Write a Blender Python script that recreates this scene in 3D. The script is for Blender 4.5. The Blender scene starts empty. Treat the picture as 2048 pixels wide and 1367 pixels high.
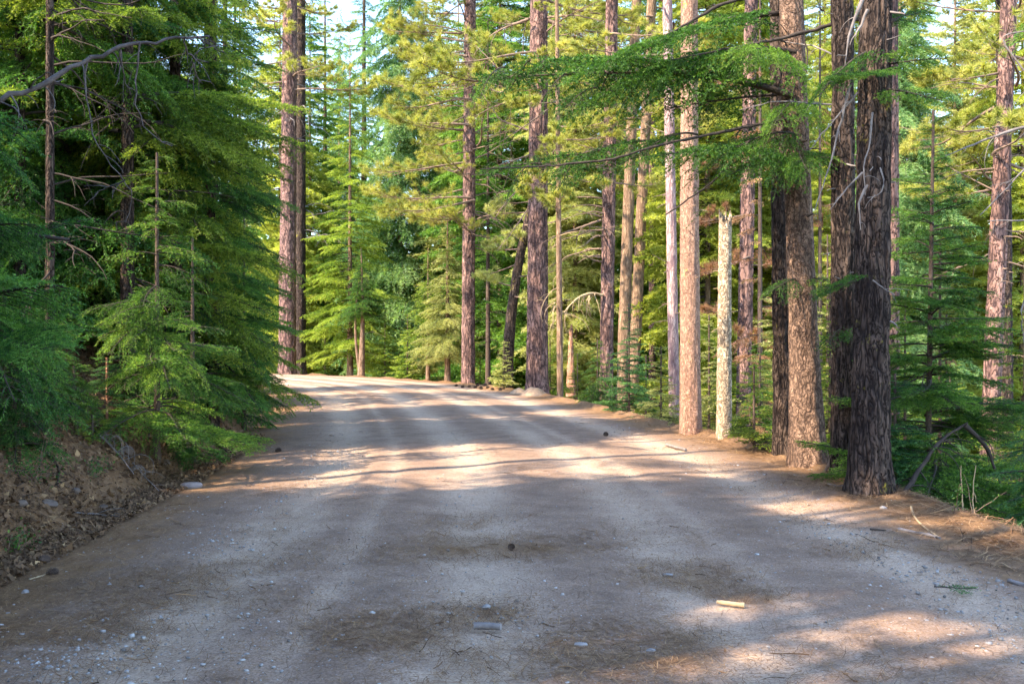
import bpy, math
import numpy as np
from math import radians as RAD

sc = bpy.context.scene
COL = sc.collection

# ------------------------------------------------------------------ camera, sky, sun, exposure
F = 1991.1                      # focal length in pixels of the 2048 wide photograph (35 mm lens)
CAMH = 1.6
cam_d = bpy.data.cameras.new('camera')
cam_d.lens = 35; cam_d.sensor_width = 36; cam_d.clip_start = 0.05; cam_d.clip_end = 2000
cam = bpy.data.objects.new('camera', cam_d); COL.objects.link(cam)
cam.location = (0, 0, CAMH); cam.rotation_euler = (RAD(90), 0, 0)
sc.camera = cam

SUN_EL = RAD(40)
SUN_H = np.array([-0.87, -0.49]); SUN_H /= np.linalg.norm(SUN_H)      # horizontal direction towards the sun
SUN_V = np.array([SUN_H[0]*math.cos(SUN_EL), SUN_H[1]*math.cos(SUN_EL), math.sin(SUN_EL)])
world = bpy.data.worlds.new('World'); sc.world = world; world.use_nodes = True
wt = world.node_tree
sky = wt.nodes.new('ShaderNodeTexSky'); sky.sky_type = 'NISHITA'; sky.sun_disc = False
sky.sun_elevation = SUN_EL; sky.sun_rotation = math.atan2(SUN_H[0], SUN_H[1])
sky.dust_density = 0.5; sky.air_density = 1.0; sky.ozone_density = 1.5
wt.links.new(sky.outputs[0], wt.nodes['Background'].inputs[0])
wt.nodes['Background'].inputs[1].default_value = 0.15
sun_d = bpy.data.lights.new('sun', 'SUN'); sun_d.energy = 3.0; sun_d.angle = RAD(0.55); sun_d.color = (1.0, 0.83, 0.62)
sun = bpy.data.objects.new('sun', sun_d); COL.objects.link(sun); sun.location = (-30, -20, 40)
from mathutils import Vector
sun.rotation_euler = Vector(tuple(SUN_V)).to_track_quat('Z', 'Y').to_euler()
sc.view_settings.view_transform = 'Standard'; sc.view_settings.look = 'None'
sc.view_settings.exposure = 2.6; sc.view_settings.gamma = 1.0
cy = sc.cycles
cy.max_bounces = 6; cy.diffuse_bounces = 4; cy.glossy_bounces = 2; cy.transmission_bounces = 4; cy.transparent_max_bounces = 4
cy.caustics_reflective = False; cy.caustics_refractive = False
cy.use_denoising = True; cy.use_adaptive_sampling = True; cy.adaptive_threshold = 0.02

# ------------------------------------------------------------------ small maths
def hsh(ix, iy, iz, seed):
    h = (ix.astype(np.int64)*374761393 + iy.astype(np.int64)*668265263 + iz.astype(np.int64)*2147483647 + seed*974634777) & 0xffffffff
    h = ((h ^ (h >> 13)) * 1274126177) & 0xffffffff
    h = ((h ^ (h >> 16)) * 2246822519) & 0xffffffff
    return ((h ^ (h >> 15)) & 0xffffff) / float(0xffffff)

def vn(x, y, z=0.0, seed=0):
    x, y, z = np.broadcast_arrays(np.asarray(x, float), np.asarray(y, float), np.asarray(z, float))
    ix, iy, iz = np.floor(x), np.floor(y), np.floor(z)
    fx, fy, fz = x-ix, y-iy, z-iz
    fx, fy, fz = fx*fx*(3-2*fx), fy*fy*(3-2*fy), fz*fz*(3-2*fz)
    o = 0
    for a in (0, 1):
        for b in (0, 1):
            for c in (0, 1):
                w = (fx if a else 1-fx)*(fy if b else 1-fy)*(fz if c else 1-fz)
                o = o + w*hsh(ix+a, iy+b, iz+c, seed)
    return o

def fbm(x, y, z=0.0, seed=0, oct=4):
    o, a, t = 0, 1.0, 0
    for k in range(oct):
        o = o + a*vn(np.asarray(x)*2**k, np.asarray(y)*2**k, np.asarray(z)*2**k, seed+k*17); t += a; a *= .5
    return o/t

def sstep(a, b, x):
    t = np.clip((x-a)/(b-a), 0, 1); return t*t*(3-2*t)

def unit(v):
    return v/np.maximum(np.linalg.norm(v, axis=-1, keepdims=True), 1e-9)

def at(px, y, D):               # the point at depth D seen at a photograph pixel
    return np.array([(px-1024)/F*D, D, CAMH-(y-683.5)/F*D])

def in_view(P, m=60):
    if P[1] < .5: return False
    u = 1024+P[0]/P[1]*F; v = 683.5-(P[2]-CAMH)/P[1]*F
    return -m < u < 2048+m and -m < v < 1367+m

# ------------------------------------------------------------------ mesh building
class MB:
    def __init__(s): s.V = []; s.T = []; s.n = 0; s.F3 = []; s.F4 = []; s.M3 = []; s.M4 = []
    def add(s, V, F, mat=0, tint=.5):
        V = np.asarray(V, float); F = np.asarray(F, np.int64)
        if len(V) == 0 or len(F) == 0: return
        s.V.append(V); s.T.append(np.broadcast_to(np.asarray(tint, float), (len(V),)))
        (s.F3 if F.shape[1] == 3 else s.F4).append(F+s.n)
        m = np.broadcast_to(np.asarray(mat), (len(F),))
        (s.M3 if F.shape[1] == 3 else s.M4).append(m)
        s.n += len(V)
    def mesh(s, name, mats, smooth=False, extra=None):
        me = bpy.data.meshes.new(name)
        V = np.concatenate(s.V).astype(np.float32)
        f3 = np.concatenate(s.F3) if s.F3 else np.zeros((0, 3), int)
        f4 = np.concatenate(s.F4) if s.F4 else np.zeros((0, 4), int)
        me.vertices.add(len(V)); me.vertices.foreach_set('co', V.ravel())
        nl = f3.size+f4.size; me.loops.add(nl)
        me.loops.foreach_set('vertex_index', np.concatenate([f3.ravel(), f4.ravel()]).astype(np.int32))
        me.polygons.add(len(f3)+len(f4))
        ls = np.concatenate([np.arange(len(f3))*3, len(f3)*3+np.arange(len(f4))*4]).astype(np.int32)
        me.polygons.foreach_set('loop_start', ls)
        mi = np.concatenate(s.M3+s.M4).astype(np.int32)
        me.polygons.foreach_set('material_index', mi)
        if smooth: me.polygons.foreach_set('use_smooth', np.ones(len(mi), bool))
        a = me.attributes.new('tint', 'FLOAT', 'POINT'); a.data.foreach_set('value', np.concatenate(s.T).astype(np.float32))
        for k, v in (extra or {}).items():
            a = me.attributes.new(k, 'FLOAT', 'POINT'); a.data.foreach_set('value', np.asarray(v, np.float32))
        for m in (mats if isinstance(mats, (list, tuple)) else [mats]): me.materials.append(m)
        me.update(calc_edges=True)
        return me
    def build(s, name, mats, parent=None, smooth=False, extra=None):
        o = bpy.data.objects.new(name, s.mesh(name, mats, smooth, extra)); COL.objects.link(o)
        if parent: o.parent = parent
        return o

def tag(o, label, cat, group=None):
    o['label'] = label; o['category'] = cat
    if group: o['group'] = group
    return o

def empty(name, loc, label, cat, group=None):
    o = bpy.data.objects.new(name, None); COL.objects.link(o); o.location = tuple(loc); o.empty_display_size = .2
    return tag(o, label, cat, group)

def copy_tree(src, loc, rotz, scale, label, group=None):
    r = src.copy(); COL.objects.link(r); r.location = tuple(loc); r.rotation_euler = (0, 0, rotz); r.scale = (scale,)*3
    r['label'] = label
    if group: r['group'] = group
    for ch in src.children:
        c = ch.copy(); COL.objects.link(c); c.parent = r
    return r

def tube(P, r, n=6, cap=True):
    P = np.asarray(P, float); r = np.broadcast_to(np.asarray(r, float), (len(P),))
    t = unit(np.gradient(P, axis=0))
    ref = np.array([0, 0, 1.]) if abs(t[:, 2]).mean() < .75 else np.array([1., .1, 0])
    u = unit(np.cross(t, ref)); v = np.cross(t, u)
    a = np.arange(n)/n*2*np.pi
    V = P[:, None]+r[:, None, None]*(u[:, None]*np.cos(a)[None, :, None]+v[:, None]*np.sin(a)[None, :, None])
    i = np.arange(len(P)-1)[:, None]*n; j = np.arange(n)[None]; k = (j+1) % n
    Fq = np.stack([i+j, i+k, i+n+k, i+n+j], -1).reshape(-1, 4)
    return V.reshape(-1, 3), Fq

# ------------------------------------------------------------------ materials
class NT:
    def __init__(s, name):
        s.m = bpy.data.materials.new(name); s.m.use_nodes = True; s.t = s.m.node_tree
        s.b = s.t.nodes['Principled BSDF']; s.out = s.t.nodes['Material Output']
    def n(s, typ, **kw):
        n = s.t.nodes.new('ShaderNode'+typ)
        for k, v in kw.items():
            if k in n.inputs: s.put(n.inputs[k], v)
            else: setattr(n, k, v)
        return n
    def put(s, sock, v):
        if isinstance(v, bpy.types.NodeSocket): s.t.links.new(v, sock)
        else: sock.default_value = v
    def noise(s, vec, scale, detail=4, rough=.55):
        n = s.n('TexNoise', Scale=scale, Detail=detail, Roughness=rough); s.put(n.inputs['Vector'], vec); return n.outputs['Fac']
    def math(s, op, a, b=0.0, c=None):
        n = s.n('Math', operation=op); s.put(n.inputs[0], a); s.put(n.inputs[1], b)
        if c is not None: s.put(n.inputs[2], c)
        return n.outputs[0]
    def ramp(s, x, stops, interp='LINEAR'):
        n = s.n('ValToRGB'); n.color_ramp.interpolation = interp; s.put(n.inputs[0], x); e = n.color_ramp.elements
        while len(e) < len(stops): e.new(.5)
        for el, (p, c) in zip(e, stops): el.position = p; el.color = (*c, 1) if not np.isscalar(c) else (c, c, c, 1)
        return n.outputs[0]
    def mix(s, f, a, b, mode='MIX'):
        n = s.n('Mix', data_type='RGBA', blend_type=mode); s.put(n.inputs[0], f)
        for k, v in ((6, a), (7, b)):
            s.put(n.inputs[k], v if isinstance(v, bpy.types.NodeSocket) else (*v, 1))
        return n.outputs[2]
    def attr(s, name): return s.n('Attribute', attribute_name=name).outputs['Fac']
    def obj(s): return s.n('TexCoord').outputs['Object']
    def scale(s, vec, sx, sy, sz):
        n = s.n('Mapping'); s.put(n.inputs['Vector'], vec); n.inputs['Scale'].default_value = (sx, sy, sz); return n.outputs[0]
    def bump(s, h, strength=.5, dist=.02):
        n = s.n('Bump', Strength=strength, Distance=dist); s.put(n.inputs['Height'], h); s.t.links.new(n.outputs[0], s.b.inputs['Normal'])
    def col(s, c, rough=.8, spec=.3):
        s.put(s.b.inputs['Base Color'], c if isinstance(c, bpy.types.NodeSocket) else (*c, 1)); s.put(s.b.inputs['Roughness'], rough); s.b.inputs['Specular IOR Level'].default_value = spec

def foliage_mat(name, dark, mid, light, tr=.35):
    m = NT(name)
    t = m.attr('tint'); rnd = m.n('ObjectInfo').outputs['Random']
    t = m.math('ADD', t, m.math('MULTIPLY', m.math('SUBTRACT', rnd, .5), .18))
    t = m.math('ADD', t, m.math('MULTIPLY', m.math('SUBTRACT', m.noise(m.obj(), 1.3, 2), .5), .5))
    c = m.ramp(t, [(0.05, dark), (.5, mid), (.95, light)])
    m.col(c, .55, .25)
    tl = m.n('BsdfTranslucent'); m.put(tl.inputs['Color'], m.mix(1.0, c, (1.25, 1.3, .55), 'MULTIPLY'))
    mx = m.n('MixShader'); mx.inputs[0].default_value = tr
    m.t.links.new(m.b.outputs[0], mx.inputs[1]); m.t.links.new(tl.outputs[0], mx.inputs[2]); m.t.links.new(mx.outputs[0], m.out.inputs[0])
    return m.m

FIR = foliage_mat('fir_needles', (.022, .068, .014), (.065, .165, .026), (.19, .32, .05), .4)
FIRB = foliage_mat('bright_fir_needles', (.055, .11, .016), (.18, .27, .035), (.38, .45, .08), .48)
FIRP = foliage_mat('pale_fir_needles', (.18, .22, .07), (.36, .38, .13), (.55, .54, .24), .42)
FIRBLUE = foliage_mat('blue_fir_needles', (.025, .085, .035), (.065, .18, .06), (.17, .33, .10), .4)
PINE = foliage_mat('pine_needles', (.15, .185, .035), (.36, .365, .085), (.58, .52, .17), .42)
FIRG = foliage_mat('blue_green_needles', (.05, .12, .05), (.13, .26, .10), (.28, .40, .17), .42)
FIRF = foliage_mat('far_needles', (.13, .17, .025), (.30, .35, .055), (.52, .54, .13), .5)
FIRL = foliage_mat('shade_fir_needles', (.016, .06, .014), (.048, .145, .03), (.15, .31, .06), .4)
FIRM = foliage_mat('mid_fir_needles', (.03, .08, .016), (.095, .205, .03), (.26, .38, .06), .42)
DEADN = foliage_mat('dead_needles', (.16, .075, .04), (.32, .165, .095), (.5, .31, .19), .3)

def bark_mat(name, c1, c2, crev, sc_=(11, 11, 2.6), depth=.03, lichen=None, warp=.6, crevw=.16, rough=.9):
    m = NT(name); o = m.obj()
    w = m.n('TexNoise', Scale=3.5, Detail=3.0); m.put(w.inputs['Vector'], o)
    ov = m.n('VectorMath', operation='MULTIPLY_ADD'); m.put(ov.inputs[0], w.outputs['Color']); ov.inputs[1].default_value = (warp*.16, warp*.16, warp*.3); m.put(ov.inputs[2], o)
    p = m.scale(ov.outputs[0], *sc_)
    f1 = m.math('ABSOLUTE', m.math('SUBTRACT', m.noise(p, .55, 2, .5), .5)); f2 = m.math('ABSOLUTE', m.math('SUBTRACT', m.noise(m.scale(ov.outputs[0], sc_[0]*1.1, sc_[1]*1.1, sc_[2]*1.9), 1.0, 3, .55), .5))
    fis = m.math('MINIMUM', f1, m.math('MULTIPLY', f2, 1.5))
    v2 = m.n('TexVoronoi', feature='F1', Scale=1.0); m.put(v2.inputs['Vector'], m.scale(ov.outputs[0], sc_[0], sc_[1], sc_[2]*1.4))
    cell = m.n('SeparateColor', Color=v2.outputs['Color']).outputs[0]
    fine = m.noise(m.scale(o, 1, 1, .3), 38, 5, .65)
    big = m.noise(m.scale(o, 1, 1, .35), 2.2, 3)
    edge = m.ramp(fis, [(0, 0), (crevw*.28, .55), (crevw*.9, 1)])
    c = m.mix(m.ramp(big, [(.3, 0), (.7, 1)]), c1, c2)
    c = m.mix(1.0, c, m.ramp(cell, [(0, (.72, .72, .74)), (1, (1.25, 1.22, 1.2))]), 'MULTIPLY')
    c = m.mix(1.0, c, m.ramp(fine, [(.25, (.62, .6, .6)), (.7, (1.25, 1.22, 1.2))]), 'MULTIPLY')
    c = m.mix(edge, crev, c)
    if lichen:
        k = m.math('MULTIPLY', m.ramp(m.noise(o, 2.1, 4, .7), [(.60, 0), (.68, 1)]), m.ramp(m.noise(o, 23, 3), [(.45, 0), (.62, 1)]))
        c = m.mix(k, c, lichen)
    m.col(c, rough, .15)
    m.bump(m.math('ADD', edge, m.math('MULTIPLY', fine, .45)), 1.0, depth)
    return m.m

BARK_DK = bark_mat('dark_fir_bark', (.085, .062, .052), (.135, .10, .08), (.014, .010, .010), (17, 17, 3.4), .035, (.30, .26, .04))
BARK_FIR = bark_mat('brown_fir_bark', (.19, .125, .09), (.28, .19, .14), (.06, .038, .03), (22, 22, 9), .014, None, .8, .1)
BARK_PALE = bark_mat('pale_fir_bark', (.37, .225, .165), (.44, .30, .225), (.20, .115, .085), (34, 34, 12), .010, (.45, .38, .06), .8, .08)
BARK_PINE = bark_mat('pine_bark', (.25, .15, .125), (.36, .23, .20), (.035, .022, .024), (9, 9, 2.0), .03)
BARK_PINK = bark_mat('pinkish_pine_bark', (.46, .33, .31), (.52, .40, .37), (.20, .12, .13), (14, 14, 2.2), .015)
BARK_TAN = bark_mat('tan_bark', (.30, .21, .14), (.36, .25, .17), (.12, .075, .05), (14, 14, 2.0), .015)
BARK_SNAG = bark_mat('snag_bark', (.50, .41, .29), (.60, .50, .37), (.16, .11, .075), (24, 24, 12), .014, (.42, .36, .05), .8, .10)
BARK_SM = bark_mat('sapling_bark', (.09, .068, .058), (.14, .105, .085), (.07, .05, .04), (40, 40, 12), .004)
BARK_RED = bark_mat('reddish_rotten_wood', (.55, .30, .2), (.6, .36, .25), (.3, .14, .09), (14, 14, 6), .02)

def wood_mat(name, a, b):
    m = NT(name); o = m.obj()
    c = m.mix(m.ramp(m.noise(o, 9, 4, .6), [(.3, 0), (.7, 1)]), a, b)
    m.col(c, .85, .2); m.bump(m.noise(o, 60, 3), .5, .004); return m.m
WOOD_GR = wood_mat('weathered_dead_wood', (.10, .085, .082), (.25, .22, .21))
WOOD_DK = wood_mat('dark_branch_bark', (.028, .022, .019), (.065, .05, .042))
WOOD_LIMB = wood_mat('dark_grey_limb', (.045, .038, .038), (.14, .12, .12))
WOOD_BR = wood_mat('brown_branch_bark', (.14, .095, .075), (.24, .17, .13))
WOOD_TAN = wood_mat('pale_dry_wood', (.32, .23, .135), (.44, .33, .20))

def ground_mat(name, road):
    m = NT(name); o = m.obj(); e = m.attr('edge')
    A = m.noise(o, .45, 4); B = m.noise(o, 2.6, 7, .62); C = m.noise(o, 42, 5, .7); D = m.noise(m.scale(o, 1, .35, 1), 9, 5, .65)
    tr = m.attr('track')
    dirt = m.ramp(m.math('ADD', m.math('MULTIPLY', B, .7), m.math('ADD', m.math('MULTIPLY', C, .35), m.math('MULTIPLY', m.math('MULTIPLY', tr, m.ramp(A, [(.3, .55), (.6, 1)])), .62))),
                  [(.30, (.135, .088, .063)), (.60, (.265, .182, .134)), (.98, (.44, .325, .24))])
    dirt = m.mix(1.0, dirt, m.ramp(m.noise(o, 75, 3, .7), [(.3, (.55, .53, .52)), (.5, (1, 1, 1)), (.72, (1.35, 1.35, 1.34))]), 'MULTIPLY')
    needle = m.ramp(m.math('ADD', m.math('MULTIPLY', C, .7), m.math('MULTIPLY', D, .5)), [(.35, (.07, .04, .025)), (.6, (.20, .115, .06)), (.85, (.36, .22, .115))])
    k = m.math('ADD', e, m.math('ADD', m.math('MULTIPLY', m.math('SUBTRACT', A, .5), .9), m.math('MULTIPLY', m.math('SUBTRACT', B, .5), 1.3)))
    k = m.math('ADD', k, m.math('MULTIPLY', m.math('SUBTRACT', C, .5), .9))
    k = m.ramp(k, [(.34, 0), (.78, 1)])
    fb = m.math('MAXIMUM', m.ramp(m.noise(m.scale(o, 16, 90, 30), 1.0, 2), [(.60, 0), (.66, 1)]), m.ramp(m.noise(m.scale(o, 70, 22, 30), 1.0, 2), [(.61, 0), (.67, 1)]))
    k = m.math('MAXIMUM', k, m.math('MULTIPLY', fb, m.ramp(B, [(.35, .25), (.6, .95)])))
    if not road: k = m.math('MAXIMUM', k, m.ramp(m.noise(o, 1.1, 6, .6), [(.30, .55), (.5, 1)]))
    c = m.mix(k, dirt, needle)
    if not road:                                              # bare reddish soil and low green plants on the forest floor
        c = m.mix(m.ramp(m.noise(o, .8, 5, .65), [(.58, 0), (.68, .7)]), c, m.ramp(C, [(.3, (.05, .03, .02)), (.7, (.15, .095, .065))]))
        g = m.math('MULTIPLY', m.attr('green'), m.ramp(m.noise(o, .6, 5, .7), [(.48, 0), (.58, 1)]))
        c = m.mix(g, c, m.ramp(C, [(.3, (.03, .07, .02)), (.7, (.14, .2, .05))]))
    v = m.n('TexVoronoi', feature='F1', Scale=55.0); m.put(v.inputs['Vector'], o)
    st = m.math('MULTIPLY', m.ramp(v.outputs['Distance'], [(.22, 1), (.34, 0)]), m.ramp(m.n('SeparateColor', Color=v.outputs['Color']).outputs[0], [(.86, 0), (.9, 1)]))
    c = m.mix(m.math('MULTIPLY', st, .75), c, m.ramp(v.outputs['Color'], [(.2, (.2, .18, .17)), (.9, (.52, .49, .46))]))
    m.col(c, .95, .12)
    h = m.math('ADD', m.math('MULTIPLY', C, .55), m.math('ADD', m.math('MULTIPLY', D, .5), m.math('MULTIPLY', st, .4)))
    m.bump(h, .9, .018 if road else .035)
    return m.m
M_ROAD = ground_mat('dirt_road', True); M_GROUND = ground_mat('forest_floor', False)

def tint_mat(name, stops, rough=.85):
    m = NT(name); m.col(m.ramp(m.attr('tint'), stops), rough, .2); return m.m
M_LITTER = tint_mat('dry_needles', [(0, (.06, .035, .022)), (.5, (.21, .115, .06)), (1, (.42, .27, .14))])
M_STONE = tint_mat('stone', [(0, (.10, .09, .085)), (.6, (.33, .31, .3)), (1, (.46, .44, .42))])
M_LEAF = tint_mat('dry_leaves', [(0, (.06, .035, .02)), (.5, (.17, .10, .055)), (1, (.38, .25, .13))])
M_SHRUB = foliage_mat('broad_leaves', (.02, .06, .015), (.06, .14, .03), (.16, .27, .06))
def rock_mat(name, a, b):
    m = NT(name); o = m.obj(); c = m.mix(m.ramp(m.noise(o, 14, 5, .65), [(.3, 0), (.7, 1)]), a, b); m.col(c, .85, .3); m.bump(m.noise(o, 40, 5, .7), .7, .01); return m.m
M_ROCK = rock_mat('pinkish_rock', (.19, .145, .135), (.33, .265, .25)); M_ROCKW = rock_mat('pale_rock', (.19, .175, .17), (.32, .30, .295))
M_BSTONE = rock_mat('earthy_stone', (.085, .062, .05), (.17, .13, .11)); M_CONE = rock_mat('pine_cone_scales', (.05, .035, .03), (.12, .08, .06)); M_SOIL = rock_mat('loose_soil', (.22, .15, .10), (.33, .235, .16))

# ------------------------------------------------------------------ road line and terrain
RE = np.array([(4.35, -40), (4.35, -8), (4.3, 0), (4.2, 5), (4.12, 8), (3.97, 10.7), (3.86, 12.9), (3.42, 16.2), (2.8, 20.3), (1.5, 27.2), (.65, 31.2), (-1.9, 38.8),
               (-6.3, 46), (-12, 51), (-20, 54.5), (-33, 57), (-60, 57), (-110, 50)], float)
def dense(P, step):
    s = np.r_[0, np.cumsum(np.linalg.norm(np.diff(P, axis=0), axis=1))]
    n = int(s[-1]/step); q = np.linspace(0, s[-1], n)
    X = np.stack([np.interp(q, s, P[:, k]) for k in (0, 1)], 1)
    w = int(2.5/step); ker = np.hanning(2*w+1); ker /= ker.sum()
    Xp = np.vstack([np.repeat(X[:1], w, 0), X, np.repeat(X[-1:], w, 0)])
    return np.stack([np.convolve(Xp[:, k], ker, 'valid') for k in (0, 1)], 1)
RQ = dense(RE, .25); RT = unit(np.gradient(RQ, axis=0)); RN = np.stack([RT[:, 1], -RT[:, 0]], 1)
RW = 7.75
def sdist(x, y):
    x = np.asarray(x, float).ravel(); y = np.asarray(y, float).ravel(); out = np.empty(len(x)); Q = RQ[::2]; N = RN[::2]
    for i in range(0, len(x), 20000):
        dx = x[i:i+20000, None]-Q[None, :, 0]; dy = y[i:i+20000, None]-Q[None, :, 1]
        k = np.argmin(dx*dx+dy*dy, 1); r = np.arange(len(k))
        dx, dy = dx[r, k], dy[r, k]; d = np.hypot(dx, dy); sg = np.sign(dx*N[k, 0]+dy*N[k, 1])
        out[i:i+20000] = d*np.where(sg == 0, 1, sg)
    return out
def road_z(x, y): return 0.0*x
POTS = [(900, 1092, .55), (1090, 1095, .45), (1260, 1295, .42), (1370, 1150, .4), (770, 1262, .38), (960, 1225, .25), (915, 1042, .35), (1480, 1190, .25)]
POTS = [((p-1024)/F*(CAMH*F/(y-683.5)), CAMH*F/(y-683.5), r) for p, y, r in POTS]
def H(x, y, fine=True):
    x = np.atleast_1d(np.asarray(x, float)); y = np.atleast_1d(np.asarray(y, float))
    d = sdist(x, y)
    far = sstep(22, 40, y)
    e = np.maximum(d, 0)
    n1 = fbm(x*.35, y*.35, 0, 5, 3)-.5
    k = 1-.62*far
    dr = k*(.62*np.minimum(e, 5)*sstep(0, .9, e)+.16*np.clip(e-5, 0, 28)) + .02*np.clip(e-33, 0, 60)
    berm = (.05+.06*fbm(x*1.3, y*1.3, 0, 9, 3))*np.exp(-((d+.15)/.45)**2)
    l = np.maximum(-d-RW, 0)
    bk = (1-.62*sstep(16, 32, y))
    bank = bk*(.86*np.clip(l-.15, 0, 2.1)+.30*np.clip(l-2.25, 0, 12)+.10*np.clip(l-14, 0, 40)) - .10*np.exp(-((l-.12)/.25)**2)*(d < 0)
    off = np.clip(np.maximum(e, l), 0, 3)/3
    z = -dr+berm+bank*(1+.25*n1)+n1*off*.9
    inside = (d < -.35) & (d > -RW+.2)
    z = z-.16*sstep(.25, .9, np.minimum(-d, d+RW))
    if fine: z = z+off*(.30*(fbm(x*1.7, y*1.7, 0, 3, 4)-.5)+.16*(fbm(x*5.5, y*3.5, 0, 13, 3)-.5)*sstep(0, .4, l))+.03*(fbm(x*5, y*5, 0, 7, 2)-.5)*(1-inside)
    return z
def gz(x, y):
    d = sdist([x], [y])[0]
    return float(max(H(x, y)[0], -.02 if -RW < d < -.1 else -99))
def ground_pt(px, y):           # road level point under a pixel
    D = CAMH*F/(y-683.5); return np.array([(px-1024)/F*D, D, 0.])

def hit(px, y, lift=0.):         # where the ray through a pixel meets the ground
    D = np.arange(3.2, 60, .03); X = (px-1024)/F*D; Zr = CAMH-(y-683.5)/F*D; d = sdist(X, D)
    g_ = np.maximum(H(X, D), np.where((d < -.1) & (d > -RW), 0.0, -99)); k = np.argmax(Zr <= g_)
    return np.array([X[k], D[k], g_[k]+lift])
def axis_pts(lo, hi, c0, c1, fine, grow=1.09):
    a = list(np.arange(c0, c1, fine)); s = fine
    while a[-1] < hi: s = min(s*grow, 9); a.append(a[-1]+s)
    s = fine
    while a[0] > lo: s = min(s*grow, 9); a.insert(0, a[0]-s)
    return np.array(a)
gx = axis_pts(-420, 420, -9, 8, .13); gy = axis_pts(-60, 700, 3, 26, .13)
XX, YY = np.meshgrid(gx, gy); ZZ = H(XX.ravel(), YY.ravel())
mb = MB(); nx, ny = len(gx), len(gy)
i = (np.arange(ny-1)[:, None]*nx+np.arange(nx-1)[None]).ravel()
mb.add(np.stack([XX.ravel(), YY.ravel(), ZZ], 1), np.stack([i, i+1, i+nx+1, i+nx], 1))
dd = sdist(XX.ravel(), YY.ravel())
g = mb.build('forest_floor', M_GROUND, smooth=True, extra={'edge': np.ones(nx*ny)*.8, 'track': np.zeros(nx*ny), 'green': sstep(1.5, 5, dd)+sstep(3, 8, -dd-RW)})
g['kind'] = 'structure'
# the road: a ribbon along the right hand edge line
dl = np.r_[np.arange(-RW-.35, .4, .09)]; Qs = RQ; Ns = RN
keep = (np.arange(len(Qs)) % 1 == 0); P2 = Qs[:, None]+dl[None, :, None]*Ns[:, None]
X, Y = P2[..., 0].ravel(), P2[..., 1].ravel(); u = np.broadcast_to(dl+RW/2, (len(Qs), len(dl))).ravel(); au = np.abs(u)
z = .03-.004*u*u + .028*(fbm(X*1.1, Y*1.1, 0, 21, 4)-.5)*1.4
edge = sstep(2.2, 3.95, au)*.9
edge += .0*u
for (a, b, r) in POTS:
    q = np.exp(-(((X-a)/r)**2+((Y-b)/(r*.9))**2)); z = z-.03*q; edge = edge+.5*q*(.4+1.2*fbm(X*4, Y*4, 0, 77, 3))
wob = .25*(vn(X*.25, Y*.08, 0, 31)-.5)
track = sum(h_*np.exp(-((u+wob-c)/w_)**2) for c, w_, h_ in ((-2.25, .36, .9), (-.55, .34, 1), (.85, .3, .8), (1.35, .12, .5), (2.5, .34, .9), (-1.5, .12, .5)))
z = z-.026*track+.012*(fbm(X*3.1, Y*3.1, 0, 91, 3)-.5)
mb = MB(); nx, ny = len(dl), len(Qs)
i = (np.arange(ny-1)[:, None]*nx+np.arange(nx-1)[None]).ravel()
mb.add(np.stack([X, Y, z], 1), np.stack([i, i+1, i+nx+1, i+nx], 1))
rd = mb.build('dirt_road', M_ROAD, smooth=True, extra={'edge': edge, 'track': track, 'green': 0*u})
rd['kind'] = 'structure'
def road_h(x, y):
    d = sdist([x], [y])[0]; u = d+RW/2
    zz = .03-.004*u*u+.028*(fbm(np.array([x*1.1]), np.array([y*1.1]), 0, 21, 4)[0]-.5)*1.4-.006
    for (a, b, r) in POTS: zz -= .03*math.exp(-(((x-a)/r)**2+((y-b)/(r*.9))**2))
    return max(zz if abs(u) < RW/2+.3 else -99, float(H(x, y)[0]))

# ------------------------------------------------------------------ conifer boughs
LOD = {0: (.0072, .025, .0068, .048, .055), 1: (.0145, .040, .0135, .075, .08), 2: (.026, .075, .023, .12, .13), 3: (.040, .15, .036, .26, .20), 4: (.075, .28, .065, .4, .34)}
def needles(S, E, tw, nsp, nl, nw, rng, flat=.5):
    d = E-S; L = np.linalg.norm(d, axis=1); d = d/np.maximum(L, 1e-6)[:, None]
    cnt = np.maximum(1, np.ceil(L/nsp).astype(int)); idx = np.repeat(np.arange(len(S)), cnt); N = len(idx)
    p = S[idx]+(E-S)[idx]*rng.random(N)[:, None]; dd_ = d[idx]
    r = rng.normal(size=(N, 3)); r[:, 2] = r[:, 2]*(1-flat)+.12
    r = unit(r-dd_*(r*dd_).sum(1, keepdims=True))
    nd = unit(dd_*(.75+.4*rng.random(N))[:, None]+r)
    w = unit(np.cross(nd, rng.normal(size=(N, 3))))*(nw*.5*(.7+.6*rng.random(N)))[:, None]
    tip = p+nd*(nl*(.7+.5*rng.random(N)))[:, None]
    V = np.stack([p-w, p+w, tip], 1).reshape(-1, 3); Fc = np.arange(3*N).reshape(-1, 3)
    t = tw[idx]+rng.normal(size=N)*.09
    return V, Fc, np.repeat(t, 3)+np.tile([-.05, -.05, .08], N)

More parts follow.
